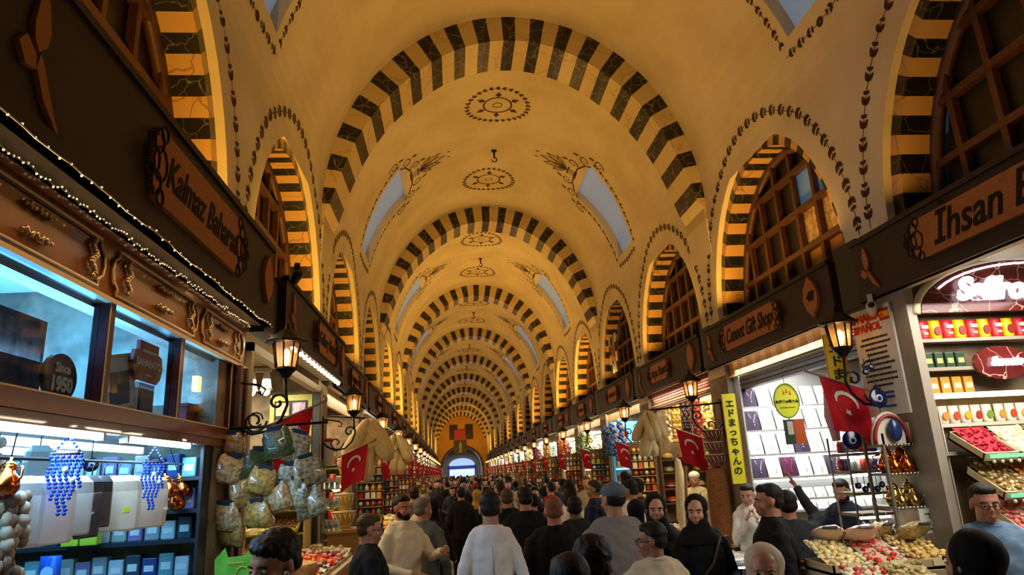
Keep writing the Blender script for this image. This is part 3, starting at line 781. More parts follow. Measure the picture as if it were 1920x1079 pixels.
def luffa(L=.42, r=.045):
    b = MB(); b.tube([(0, 0, 0), (.01, 0, -.04), (.02, .0, -L*.4), (.0, 0, -L*.8), (0, 0, -L)], [.01, r*.5, r, r*1.1, r*.45], 10)
    m = b.mesh('luffa_sponge', [mat('luffa_fibre', 'ecd9a0', .9, noise=(60, 'cdb070', .7, (1, 1, .2)), bump=.6)])
    return m
def drum(c='7a3b24'):
    o = empty('goblet_drum', (0, 0, 0)); o['category'] = 'drum'
    MB().lathe([(.10, 0), (.09, .02), (.13, .18), (.15, .3), (.15, .34)], 14).build('shell', [C(c, .5)], o)
    b = MB()
    for i in range(14):
        a = 2*PI*i/14; a2 = a+PI/14; b.tube([(.153*math.cos(a), .153*math.sin(a), .3), (.125*math.cos(a2), .125*math.sin(a2), .12)], .005, 4)
    b.build('lacing', [C('e8dcc0', .7)], o)
    MB().lathe([(.152, .33), (.155, .36), (0.14, .365), (0, .365)], 14).build('skin_head', [C('cdb48a', .6)], o)
    return o
def nazar(r=.06, k=0):
    o = empty('evil_eye_charm', (0, 0, 0)); o['category'] = 'charm'
    MB().tube([(0, 0, 0), (0, 0, -.08)], .003, 4).build('cord', [C('202838', .8)], o)
    b = MB(); T = Matrix.Translation((0, 0, -.08-r)) @ Matrix.Rotation(PI/2, 4, 'X')
    b.lathe([(0, -.006), (r, -.006), (r, .006), (r*.9, .01), (0, .012)], 18, 0, T); b.lathe([(0, .012), (r*.4, .012), (r*.37, .015), (0, .016)], 14, 1, T)
    b.lathe([(0, .016), (r*.25, .016), (0, .019)], 12, 2, T); b.lathe([(0, .019), (r*.12, .019), (0, .021)], 10, 3, T)
    b.build('glass_disc', [C('0a0e3c', .15), C('b8c4d4', .3), C('3a6a9c', .3), C('08080c', .2)], o)
    return o
def bead_hanging(seed=0):
    o = empty('blue_bead_wall_hanging', (0, 0, 0)); o['category'] = 'bead hanging'
    bl = C('1c46b0', .25); R = random.Random(seed)
    MB().tube([(0, 0, 0), (0, 0, -.06)], .003, 4).tube([(-.055, 0, -.11), (.055, 0, -.11)], .006, 6).build('hanging_bar', [C('3a2030', .6)], o)
    b = MB()
    for i in (-1, 1):
        for j in range(6): b.ball((i*.05*j/5, 0, -.04-.07*j/5), .007, 0, 6)
    b.build('bead_strap', [bl], o)
    for i, x in enumerate((-.05, -.03, -.01, .01, .03, .05)):
        b = MB(); n = [9, 12, 16, 16, 12, 9][i]
        for j in range(n): b.ball((x+.006*math.sin(j), 0, -.12-.0145*j), .0085, 0, 6)
        b.build('bead_strand', [bl], o)
    MB().ball((-.0, -.01, -.17), .012, 0, 8).ball((.03, -.01, -.21), .01).build('eye_beads', [C('e8e4d8', .3)], o)
    return o
def bagged(c='bfc6c8', w_=.24, h=.26, label_c=None, thick=.026):
    o = empty('wrapped_towel', (0, 0, 0)); o['category'] = 'packet'
    b = MB(); L = [(0, .004, .55), (-.03, .02, .9), (-.08, thick/2, 1), (-.2, thick/2, 1.0), (-h, thick*.45, .97), (-h-.008, .01, .9)]; vs = []
    for z, t, k in L:
        x = w_/2*k; vs += [(-x, -t*.4, z), (-x*.8, -t, z), (x*.8, -t, z), (x, -t*.4, z), (x, t*.4, z), (x*.8, t, z), (-x*.8, t, z), (-x, t*.4, z)]
    b.add(vs, [(i*8+j, i*8+(j+1) % 8, i*8+8+(j+1) % 8, i*8+8+j) for i in range(5) for j in range(8)]+[tuple(range(7, -1, -1)), tuple(range(40, 48))], 0, False)
    b.build('folded_cloth', [C(c, .35, coat=.6)], o)
    b = MB(); b.tube([(0, 0, 0), (0, 0, .04), (.015, 0, .055), (.0, 0, .07)], .003, 4); b.build('hanger_hook', [C('20242c', .4)], o)
    if label_c: MB().box(.04, .075, -thick/2-.002, -thick/2+.001, -h*.7, -h*.6).build('price_sticker', [C(label_c, .5)], o)
    return o
def snack_bag(c, seed=0, w_=.2, h=.2):
    """clear plastic bag filled with dried goods, stapled at the top"""
    o = empty('bag_of_dried_goods', (0, 0, 0)); o['category'] = 'bag'; R = random.Random(seed)
    b = MB(); n = 14; L = [(0, .004, .74), (-.08, .008, .80), (-.25, .03, .93), (-.55, .042, 1.0), (-.85, .045, 1.06), (-.96, .03, 1.08), (-1, .006, 1.1)]; vs = []
    for z, t, k in L:
        for j in range(n):
            a = 2*PI*j/n; ca, sa = math.cos(a), math.sin(a); vs.append((w_/2*k*math.copysign(abs(ca)**.5, ca)*(1+R.uniform(-.04, .04)), t*math.copysign(abs(sa)**.8, sa)*(1+R.uniform(-.35, .35)), z*h+R.uniform(-.008, .008)))
    b.add(vs, [(i*n+j, i*n+(j+1) % n, i*n+n+(j+1) % n, i*n+n+j) for i in range(6) for j in range(n)]+[tuple(range(n-1, -1, -1)), tuple(range(6*n, 7*n))], 0, True)
    b.build('filled_bag', [mat('bag_'+c, c, .22, noise=(45, ['3a2c1c', 'e0c890'][seed % 2], .8), bump=.9, coat=.8)], o)
    MB().box(-w_*.24, w_*.24, -.006, .006, -.02, .02).build('header_clip', [C('2a3448', .4)], o)
    return o
def pot(mt, k=1., name='copper_pot', cat='pot'):
    o = empty(name, (0, 0, 0)); o['category'] = cat
    MB().lathe([(.0, 0), (.045*k, 0), (.062*k, .03*k), (.058*k, .07*k), (.035*k, .1*k), (.03*k, .12*k), (.036*k, .13*k)], 14).build('belly', [mt], o)
    MB().lathe([(.036*k, .13*k), (.02*k, .15*k), (.006*k, .16*k), (.01*k, .175*k), (0, .18*k)], 12).build('lid', [mt], o)
    MB().tube([(.055*k, 0, .04*k), (.09*k, 0, .07*k), (.1*k, 0, .12*k)], [.012*k, .008*k, .005*k], 6).build('spout', [mt], o)
    MB().tube([(-.036*k, 0, .115*k), (-.08*k, 0, .11*k), (-.085*k, 0, .06*k), (-.055*k, 0, .035*k)], .006*k, 5).build('handle', [mt], o)
    return o
def run(proto, pts, labels, group, rz=0, jit=0., scale=None):
    for i, p in enumerate(pts):
        place(proto, USED, p, rz+(random.uniform(-jit, jit)), labels if isinstance(labels, str) else labels[i % len(labels)], group, scale)
warm_strip = mat('warm_light_strip', 'ffe8b0', .5, emit=6, ecol='ffe2a6')
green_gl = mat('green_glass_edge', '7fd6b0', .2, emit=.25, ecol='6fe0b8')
# ================================================================== RIGHT SHOP 1: spice stall (shelving faces the camera)
YR = 4.72
o = shelves('spice_stall_shelving', 'grey shelving of the spice stall beside the welcome banner', 3.52, 5.6, YR, [.85, 1.92, 2.34, 2.53, 2.745], .34, '8f8678', .07, True, 3.3, None)
MB().box(-1.04, 1.04, .0, .02, 2.30, 2.338).build('light_strip', [warm_strip], o)
# illuminated arch sign
o = empty('saffron_arch_sign', (4.5, YR-.02, 2.94), 0, 'red marble arch panel with glowing white script reading Saffron', 'illuminated sign')
arch = [(.95*math.cos(PI*i/20), .40*math.sin(PI*i/20)) for i in range(21)]
redm = marble('red_marble', '5a1c1a', 'c9a090', 7, .02, .25)
MB().prism(arch, 0, .05).build('marble_panel', [redm], o)
b = MB(); b.tube([(.98*math.cos(PI*i/20), .02, .43*math.sin(PI*i/20)) for i in range(21)], .03, 6); b.build('cream_arch_trim', [C('d8c9a4', .5)], o)
b = MB(); b.tube([(.9*math.cos(PI*i/24), -.01, .375*math.sin(PI*i/24)) for i in range(4, 21)], .008, 5); b.build('neon_edge', [mat('neon_white', 'ffffff', .5, emit=4, ecol='e6ecff')], o)
MB().text('Saffron', .235, -.33, -.03, .165, 0, .02, .35, .012).build('glowing_lettering', [mat('neon_letters', 'ffffff', .5, emit=4, ecol='eef2ff')], o)
o = empty('oval_marble_sign', (4.09, YR-.03, 2.425), 0, 'small oval red marble sign with glowing white script on the spice shelves', 'illuminated sign')
MB().prism([(.22*math.cos(PI*i/12), .12+.125*math.sin(PI*i/12)) for i in range(24)], 0, .03).build('oval_panel', [redm], o)
MB().text('Sweets', .085, .02, -.02, .125, 0, .012, .35, .006).build('glowing_lettering', [MATS['neon_letters']], o)
run(pouch('c8202c'), [(3.585+.2*i, YR+.06, 2.746) for i in range(10)], 'red spice packet standing in the alternating row under the Saffron sign', 'red spice packets')
run(pouch('e8b400', '7a1c14'), [(3.685+.2*i, YR+.06, 2.746) for i in range(10)], 'yellow spice packet with a printed figure under the Saffron sign', 'yellow spice packets')
run(tin('26402c', 'b9a860', .07, .115), [(3.575+.085*i, YR+.07, 2.531) for i in range(4)], 'dark green tea tin on the short shelf left of the oval sign', 'green tea tins')
run(tin('c8923a', 'f0dcae', .075, .12, name='gold_box', cat='box'), [(3.575+.092*i, YR+.07, 2.341) for i in range(4)], 'gold printed box on the shelf below the green tins', 'gold boxes')
run(tin('c8923a', '8a2020', .075, .12, name='gold_box', cat='box'), [(4.45+.092*i, YR+.07, 2.341) for i in range(5)], 'gold printed box on the shelf to the right of the oval sign', 'gold boxes right of the oval')
cols = ['e8ddc8', 'd8842a', 'e6d6b8', 'b8401e', 'e4dcc6', 'd0a020', 'e0d4b4', '9a2c1c', 'e8e0cc', '6a8a30']
for row, zz in ((0, 2.10),):
    MB_ = shelves('white_sachet_rack', 'white rack holding fruit tea sachets under the lit shelf', 3.56, 5.2, YR+.03, [2.12], .12, 'c8beaa', .01, True, 2.2)
    for j in range(5):
        run(pouch('ece6da', cols[j*2+1], .13, .085), [(3.61+.45*i+.088*j, YR+.07, 2.121) for i in range(4) if 3.61+.45*i+.088*j < 5.2], 'white sachet with a %s fruit picture in the rack below the lit shelf' % ['orange', 'red', 'golden', 'dark red', 'green'][j], 'fruit tea sachets %d' % j)
def tier(z, y, names, w_=.27, x0=3.72, d=.34, tilt=.5, lump=.016, n=70):
    for i, (c, c2, lab) in enumerate(names):
        t = tray(c, w_-.01, d, lump, n, c2=c2, hh=.06); t.location = (x0+i*w_, y, z); t.rotation_euler = (tilt, 0, 0); t['label'] = lab+' in the spice stall'
def ledge(z, y, x0=3.58, x1=5.4, lab=''):
    o = empty('glass_ledge', ((x0+x1)/2, y, z), 0, lab, 'shelf'); w2 = (x1-x0)/2
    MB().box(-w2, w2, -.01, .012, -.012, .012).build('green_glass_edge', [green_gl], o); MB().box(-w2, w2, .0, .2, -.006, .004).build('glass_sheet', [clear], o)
    b = MB()
    for i in range(int((x1-x0)/.06)): b.ball((-w2+.03+i*.06, .0, -.035), .014, 0, 5)
    b.build('beaded_trim', [C('d8cca8', .4)], o)
tier(1.93, YR-.10, [('a01c30', None, 'slanting tray of dark red berries, leftmost of the top tier'), ('d8c89a', 'e8dcb8', 'slanting tray of pale cream nuts on the top tier'), ('7a7a48', '9a8f5a', 'slanting tray of grey green herbs on the top tier'), ('cc8878', 'e0b4a0', 'slanting tray of pink dried petals on the top tier'), ('b8141c', 'd83030', 'slanting tray of bright red chillies on the top tier'), ('b88a4a', None, 'slanting tray of tan dried fruit, rightmost of the top tier')])
ledge(1.88, YR-.32, lab='green edged glass ledge below the top tier of spice trays')
tier(1.68, YR-.20, [('8a6a3a', 'd8c89a', 'slanting tray of mixed brown nuts, leftmost of the middle tier'), ('b86a38', 'd89050', 'slanting tray of orange brown dates on the middle tier'), ('c8b470', 'e0d49a', 'slanting tray of yellow pistachios on the middle tier'), ('a87850', 'c89a70', 'slanting tray of light brown almonds on the middle tier'), ('8a3c30', 'c87060', 'slanting tray of rosy dried fruit on the middle tier'), ('b89860', None, 'slanting tray of sandy nuts, rightmost of the middle tier')], n=90, lump=.018)
ledge(1.63, YR-.42, lab='green edged glass ledge below the middle tier of spice trays')
tier(1.44, YR-.30, [('c86a60', 'e0a898', 'slanting tray of pink sweets, leftmost of the lower tier'), ('a82c34', 'd88a80', 'slanting tray of red and pink sweets on the lower tier'), ('c0a068', 'dcc490', 'slanting tray of beige sweets on the lower tier'), ('b04838', 'd8b0a0', 'slanting tray of coral sweets on the lower tier'), ('d0b070', 'e8d8a8', 'slanting tray of honey coloured sweets on the lower tier'), ('903028', None, 'slanting tray of dark red sweets, rightmost of the lower tier')], n=90, lump=.018)
ledge(1.39, YR-.52, lab='green edged glass ledge below the lower tier of spice trays')
o = empty('spice_counter', (4.6, 3.85, 0), 0, 'wooden spice counter behind the man in the blue shirt', 'counter')
MB().box(-1., 1., -.25, .25, 0, 1.1).build('body', [C('8a6a40', .5)], o); MB().box(-1.03, 1.03, -.28, .28, 1.1, 1.14).build('counter_top', [C('c8b48a', .3)], o)
o = tray('c86a28', .5, .4, .03, 60, c2='e0a050'); o.location = (4.1, 3.85, 1.142); o['label'] = 'wide tray of orange dried apricots on the spice counter'
o = tray('d8b89a', .5, .4, .03, 60, c2='b85848'); o.location = (4.75, 3.85, 1.142); o['label'] = 'wide tray of pink and cream sweets on the spice counter'
# low tables of goods in front of the spice stall
o = empty('display_table', (2.82, 4.62, 0), 0, 'stepped display table piled with sweets at the lower right', 'table')
MB().box(-.44, .44, -.2, .24, 1.16, 1.2).box(-.44, .16, -.56, -.2, 1.04, 1.08).build('table_top', [C('c8b890', .5)], o)
for sx in (-.41, .12):
    for sy in (-.53, .2): MB().box(sx-.03, sx+.03, sy-.03, sy+.03, 0, 1.04).build('leg', [C('7a6240', .5)], o)
MB().box(-.44, .16, -.565, -.55, .3, 1.04).build('skirt', [C('b8a880', .7)], o)
gc = [('d8c48a', 'e8dcae', 'cream'), ('c0a890', 'd84a3a', 'pink and red'), ('b89a58', 'd8b878', 'golden'), ('d8d0b0', 'c83a30', 'white and red'), ('9a8a58', 'c8b884', 'olive')]
for i, (c, c2, nm) in enumerate(gc):
    t = tray(c, .28, .38 if i < 3 else .32, .022, 80, c2=c2, hh=.14); t.location = (2.53+.29*(i % 3), 4.63 if i < 3 else 4.25, 1.202 if i < 3 else 1.082); t['label'] = 'tray of %s confectionery on the %s step of the display table' % (nm, 'back' if i < 3 else 'front')
bg = [snack_bag('e0b8a8', 1, .2, .17), snack_bag('d8c48c', 2, .2, .17)]
for j, pr in enumerate(bg):
    for i in range(2):
        place(pr, USED, (2.56+.42*j+.2*i, 4.72-.1*i, 1.46), (1.15, 0, random.uniform(-.4, .4)), [['pink packet of sweets lying at the left end of the display table', 'pink packet of sweets lying left of the middle on the display table'], ['cream packet of nuts right of the middle on the display table', 'cream packet of nuts at the right end of the display table']][j][i])
# tall banner
o = empty('welcome_banner', (3.40, 5.1, 2.22), RZ(1)+.12, 'tall white banner headed SE HABLA ESPAÑOL with a small flag', 'banner')
MB().box(-.22, .22, 0, .02, 0, .86).build('panel', [C('d8d2c4', .6)], o)
MB().text('SE HABLA', .085, -.075, -.004, .785, 0, .003, 0, .004).text('ESPAÑOL', .085, -.075, -.004, .70, 0, .003, 0, .004).build('red_heading', [C('b8281c', .6)], o)
MB().box(.10, .2, -.004, 0, .80, .825, 0).box(.10, .2, -.004, 0, .73, .755, 0).box(.10, .2, -.004, 0, .755, .80, 1).box(.12, .14, -.005, 0, .765, .79, 0).build('spain_flag', [C('c0201c', .6), C('e8b820', .6)], o)
R7 = random.Random(5); b = MB(); b2 = MB()
for i in range(10):
    wl = R7.uniform(.1, .17); x = -wl; b = MB()
    while x < wl:
        q = R7.uniform(.015, .05); b.box(x, min(x+q, wl), -.004, 0, .605-i*.042, .622-i*.042); x += q+.008
    b.build('print_line', [C('2a2628', .6)], o)
for i in range(2):
    b2.box(-.1, .1, -.004, 0, .165-i*.035, .183-i*.035)
b2.box(-.03, .1, -.004, 0, .06, .078)
b2.build('blue_print', [C('3850a0', .6)], o)
# cctv on the İhsan board end
def cctv(loc, rz, lab, c='d8d4cc'):
    o = empty('security_camera', loc, rz, lab, 'camera')
    MB().box(-.02, .02, -.02, .02, .05, .12).build('mount', [C(c, .4)], o)
    T = Matrix.Rotation(PI/2-.3, 4, 'X'); MB().lathe([(.0, -.07), (.035, -.07), (.04, .0), (.04, .06), (.03, .07), (0, .07)], 12, 0, T).build('housing', [C(c, .35)], o)
    MB().lathe([(0, .071), (.026, .071), (0, .078)], 12, 0, T).build('lens', [black_pl], o)
cctv((3.36, 5.0, 3.05), -.6, 'white security camera under the corner of the İhsan board')
cctv((-1.3, 5.75, 3.66), .5, 'black security camera perched beyond the Kalmaz board', '161414')
# copper and souvenir rack at the first right pier
o = empty('copperware_rack', (3.43, 4.96, 0), 0, 'arched rack of copper and brass pots below the white banner', 'rack')
MB().box(-.22, -.2, 0, .02, 0, 2.08).box(.2, .22, 0, .02, 0, 2.08).box(-.22, -.2, .24, .26, 0, 2.08).box(.2, .22, .24, .26, 0, 2.08).build('frame', [C('6a6458', .4)], o)
for z in (1.28, 1.55, 1.79, 2.0): 
    MB().box(-.2, .2, 0, .25, z-.02, z).build('shelf', [C('8a8270', .4)], o)
    b = MB()
    for i in range(14): b.ball((-.19+i*.029, -.005, z-.01), .013, 0, 6)
    b.build('beaded_edge', [silver], o)
b = MB(); b.prism([(-.14+.155*math.cos(PI*i/12)*1, 2.0+.24*math.sin(PI*i/12)) for i in range(13)], 0, .02); b.location = None
b.build('arched_headboard', [C('c8c0ae', .5)], o)
b = MB(); b.tube([(-.14+.15*math.cos(PI*i/14)*.92, -.012, 2.0+.21*math.sin(PI*i/14)) for i in range(15)], .014, 6); b.build('red_border', [C('8a2a24', .5)], o)
MB().ball((-.12, -.03, 2.1), (.055, .03, .085), 0, 10).build('blue_medallion', [C('1c2f60', .2)], o)
b = MB()
for i in range(12):
    t0, t1 = PI*i/12, PI*(i+1)/12; P = lambda t, y: (.1+.13*math.cos(t), y, 2.0+.2*math.sin(t)); b.add([P(t0, 0), P(t1, 0), P(t1, .24), P(t0, .24)], [(0, 1, 2, 3)], 0, True)
b.add([(.1+.13*math.cos(PI*i/12), 0.0, 2.0+.2*math.sin(PI*i/12)) for i in range(13)], [tuple(range(13))])
b.build('rounded_hood', [C('b0a894', .5)], o)
brass = mat('brass', 'b89a5a', .22, metal=1.)
cp = pot(copper, 1.15); run(cp, [(3.31, 5.1, 1.79), (3.43, 5.11, 1.79), (3.56, 5.1, 1.79)], ['round copper pot on the upper rack shelf, left', 'round copper pot on the upper rack shelf, middle', 'round copper pot on the upper rack shelf, right'], None, 0, .6)
cp2 = pot(copper, .85); run(cp2, [(3.29, 4.995, 1.79), (3.39, 4.99, 1.79), (3.53, 4.99, 1.79)], ['small copper coffee pot at the left front of the upper rack shelf', 'small copper coffee pot second from left on the upper rack shelf', 'small copper coffee pot at the right front of the upper rack shelf'], None, 0, .6)
sp_ = pot(brass, 1.05, 'brass_teapot', 'teapot'); run(sp_, [(3.31, 5.09, 1.55), (3.43, 5.09, 1.55), (3.55, 5.09, 1.55)], ['brass teapot on the lower rack shelf, left', 'brass teapot on the lower rack shelf, middle', 'brass teapot on the lower rack shelf, right'], None, 0, .6)
sp2 = pot(brass, .7, 'brass_teapot', 'teapot'); run(sp2, [(3.29, 4.99, 1.55), (3.39, 4.985, 1.55), (3.52, 4.985, 1.55)], ['small silver coffee pot front left on the lower rack shelf', 'small silver coffee pot front centre on the lower rack shelf', 'small silver coffee pot front right on the lower rack shelf'], None, 0, .6)
o = empty('white_price_board', (3.49, 4.93, 1.36), 0, 'white handwritten notice board at the foot of the copper rack', 'notice')
MB().box(-.12, .12, 0, .015, 0, .17).build('card', [C('dcdad4', .5)], o)
MB().box(-.08, .08, -.003, 0, .13, .137).box(-.05, -.045, -.003, 0, .10, .14).box(-.09, .09, -.003, 0, .025, .035).build('writing', [C('4a4a50', .6)], o)
# souvenir tower left of the rack
o = shelves('souvenir_tower', 'narrow lit tower of blue glass and ceramic souvenirs by the pier', 3.2, 3.5, 5.42, [1.05, 1.25, 1.48, 1.64, 1.81, 1.95], .28, '8a8070', .012, False, 2.08, white_em, 'shelf', True)
cer = [jar('c8d4e0', .1, .03, 'e8e4dc', 'mug', 'ceramic_cup'), jar('a8281c', .1, .03, 'd8b060', 'cup', 'ceramic_cup'), jar('183a80', .1, .03, 'd0c8b8', 'cup', 'ceramic_cup')]
for zi, z in enumerate((1.05, 1.25, 1.81, 1.95)):
    for j, pr in enumerate(cer):
        run(pr, [(3.26+.09*((j+q) % 3)+.01*(zi % 2), 5.47+.085*q, z+.001) for q in range(3)], '%s cup on the %s of the souvenir tower' % (['pale blue', 'red', 'dark blue'][j], ['bottom shelf', 'second shelf', 'fifth shelf', 'top shelf'][zi]), 'tower cups %d %d' % (zi, j), 0, .8, (1, 1, .95))
nz = nazar(.026)
for i in range(6): place(nz, USED, (3.23+.05*i, 5.41-.01*(i % 2), 1.80-.03*(i % 2)), 0, 'small blue evil eye charm dangling in a cluster on the souvenir tower', 'tower charms')
spn = MB().lathe([(.002, 0), (.02, -.03), (.028, -.08), (.02, -.13), (0, -.15)], 10).tube([(0, 0, 0), (0, 0, .06)], .003, 5).mesh('silver_spoon', [silver])
for i in range(6):
    q = inst('silver_spoon', spn, (3.22+.05*i, 5.41-.01*(i % 2), 1.42-.02*(i % 2)), None); tag(q, 'hanging silver spoon in the bright row low on the souvenir tower', 'spoon', 'silver spoons')
# big evil eye charms round the first right pier
nb_ = nazar(.075)
for p, lb in (((3.27, 5.0, 2.50), 'large dark blue evil eye charm right of the first flag'), ((3.28, 5.02, 2.30), 'large dark blue evil eye charm below the flag pole'), ((3.12, 5.2, 2.2), 'bright blue evil eye charm behind the flag corner')):
    place(nb_, USED, p, random.uniform(-.2, .2), lb)
place(nz, USED, (3.22, 5.02, 2.66), .2, 'little evil eye charm hanging from the lantern bracket'); place(nz, USED, (3.28, 5.03, 2.70), .2, 'second little evil eye charm beside the lantern bracket')
o = thing1(MB().tube([(0, 0, 0), (.02, 0, -.1), (-.01, 0, -.35), (0, 0, -.55)], [.01, .05, .055, .03], 10), 'pink_beaded_scarf', [mat('pink_beads', 'd88aa0', .4, noise=(60, 'f0d0d8', .8), bump=.6)], (3.12, 5.42, 2.60), 0, 'pink beaded scarf hanging left of the first right flag', 'scarf')
# ================================================================== RIGHT SHOP 2: gift and jewellery shop
YJ = 8.26
jz = [1.32, 1.45, 1.71, 1.99, 2.28, 2.57]
shelves('jewellery_display_wall', 'bright display wall of necklace busts in the gift shop', 3.62, 5.3, YJ, jz, .14, 'a8a8a0', .02, True, 3.1, mat('jewel_light', 'ffffff', .5, emit=10, ecol='f4f8ff'))
def bust(c, neck):
    o = empty('necklace_bust', (0, 0, 0)); o['category'] = 'necklace bust'
    b = MB(); n = 8; h = .235; vs = []
    for i in range(n+1):
        t = i/n; z = h*t; y = .03*math.sin(t*1.3)-.035*math.cos(t*PI*.55); wd = .088*(1-.25*max(0, t-.8)*2)
        vs += [(-wd, y+.0, z), (-wd*.5, y-.012, z), (0, y-.018, z), (wd*.5, y-.012, z), (wd, y, z)]
    b.add(vs, [(i*5+j, i*5+j+1, i*5+6+j, i*5+5+j) for i in range(n) for j in range(4)], 0, True)
    b.box(-.08, .08, -.03, .04, 0, .01)
    b.build('bust_form', [C(c, .6)], o)
    nb = MB(); nb.tube([(-.045, -.01, h*.93), (-.035, -.03, h*.75), (0, -.058, h*.45), (.035, -.03, h*.75), (.045, -.01, h*.93)], .003, 4); nb.tube([(0, -.058, h*.46), (0, -.062, h*.28)], .004, 4); nb.ball((0, -.066, h*.26), .009)
    nb.build('necklace', [C(neck, .2, metal=.8) if False else (silver if neck == 's' else C(neck, .3))], o)
    return o
BU = [bust('f2f0ea', 's'), bust('4a3a50', 's'), bust('5a2040', 'c03060')]
pat = ['pwwwwwwp', 'pwwwwwwp', 'wwwpwwww', 'pwrwwpww']
rows = [(2.571, 0), (2.281, 1), (1.991, 2), (1.711, 3)]
rn = ['top', 'second', 'third', 'fourth']
for z, ri in rows:
    for i, ch in enumerate(pat[ri]):
        x = 3.73+.195*i; j = {'w': 0, 'p': 1, 'r': 2}[ch]
        if ch == 'w': lb, g = 'white necklace bust on the %s row of the jewellery wall' % rn[ri], 'white busts, %s row' % rn[ri]
        elif ch == 'p': lb, g = 'purple necklace bust at the %s of the %s jewellery row' % ('left end' if i < 1 else ('middle' if i < 5 else 'right'), rn[ri]), None
        else: lb, g = 'maroon bust with a pink necklace on the fourth jewellery row', None
        place(BU[j], USED, (x, YJ+.07, z), 0, lb, g)
BS = bust('e8e6e0', 's')
for z, nm in ((1.451, 'upper'), (1.321, 'lower')):
    for i in range(10): place(BS, USED, (3.7+.155*i, YJ+.07, z), 0, 'small white bust in the %s of the two short jewellery rows' % nm, 'small busts %s' % nm, (.8, .8, .5))
o = empty('wooden_valance', W(1, SHOPC(1)+.02, .04, 2.97), RZ(1), 'lit strip of pale wooden planks under the number 48 board', 'valance')
b = MB(); 
for i in range(22): b.box(-1.45+i*.132, -1.45+i*.132+.126, 0, .03, 0, .19, i % 2)
b.build('planks', [mat('valance_wood', 'b07e4c', .5, noise=(9, '8a5a30', .7, (1, 1, 5))), mat('valance_wood_pale', 'cda06a', .5, noise=(9, 'a07444', .7, (1, 1, 5)))], o)
MB().box(-1.46, 1.46, -.012, .035, -.02, .0).build('brass_edge', [C('d8b880', .4)], o)
lamp('AREA', W(1, SHOPC(1), -.03, 3.15), 9, WARM, .05, 2.8, (0, 0, 0), 'valance_light')
o = thing1(MB().box(-1.45, 1.45, 0, .1, 0, .16).box(-1.45, 1.45, -.01, 0, .05, .06).box(-1.45, 1.45, -.01, 0, .1, .11), 'rolled_shutter', [C('3a332e', .5, metal=.4)], W(1, SHOPC(1), .1, 2.79), RZ(1), 'dark rolled up shutter under the wooden planks of the gift shop', 'shutter')
def yellow_banner(loc, rz, lab, h=1.08, txt='エドまっちゃんの'):
    o = empty('yellow_vertical_banner', loc, rz, lab, 'banner')
    MB().box(-.075, .075, 0, .012, 0, h).build('panel', [C('d8d020', .5)], o)
    MB().box(-.085, -.075, -.002, .014, 0, h).box(.075, .085, -.002, .014, 0, h).build('border', [C('c87a20', .5)], o)
    b = MB()
    for i, ch in enumerate(txt): b.text(ch, .105, 0, -.003, h-.13-i*(h-.16)/len(txt), 0, .003, 0, .003)
    b.build('black_characters', [C('181818', .6)], o)
    MB().tube([(0, .006, h), (0, .006, 3.14-loc[2])], .004, 4).build('cord', [C('202020', .6)], o)
yellow_banner((3.44, 8.25, 1.66), -.28, 'tall yellow banner with black characters at the far pier of the gift shop')
yellow_banner((3.36, 5.62, 2.35), -.45, 'yellow banner partly hidden behind the first right lantern', .62, 'エドまっ')
o = empty('round_yellow_sign', (3.6, 7.1, 2.53), -.25, 'round yellow hanging sign in front of the jewellery wall', 'sign')
T = Matrix.Translation((0, 0, .0)); 
MB().prism([(.135*math.cos(PI*i/12), .19*math.sin(PI*i/12)) for i in range(24)], 0, .015).build('disc', [C('c8c81c', .5)], o)
MB().tube([(.128*math.cos(PI*i/12), -.004, .18*math.sin(PI*i/12)) for i in range(24)], .006, 4, closed=True).build('rim', [C('5a7a20', .5)], o)
MB().text('エドまっちゃん', .034, 0, -.004, -.01, 0, .003, 0, .003).box(-.08, .08, -.004, 0, -.075, -.07).build('black_characters', [C('181818', .6)], o)
MB().prism([(-.03, .07), (-.02, .12), (-.01, .07)], -.004, 0).prism([(.0, .08), (.01, .13), (.02, .08)], -.004, 0).prism([(.035, .06), (.045, .11), (.055, .06)], -.004, 0).build('red_marks', [C('c83a28', .6)], o)
MB().tube([(0, 0, .19), (0, 0, .5)], .003, 4).build('cord', [C('202020', .6)], o)
o = empty('hanging_pouch', (3.64, 7.1, 2.07), -.2, 'orange and green cloth pouch hanging under the round yellow sign', 'pouch')
MB().box(-.0, .11, 0, .03, 0, .26).build('orange_side', [C('a84a20', .7)], o); MB().box(-.1, 0, 0, .03, 0, .26).build('green_side', [C('30402c', .7)], o); MB().box(-.07, -.01, -.006, 0, .1, .24).build('picture', [C('b0a090', .5)], o)
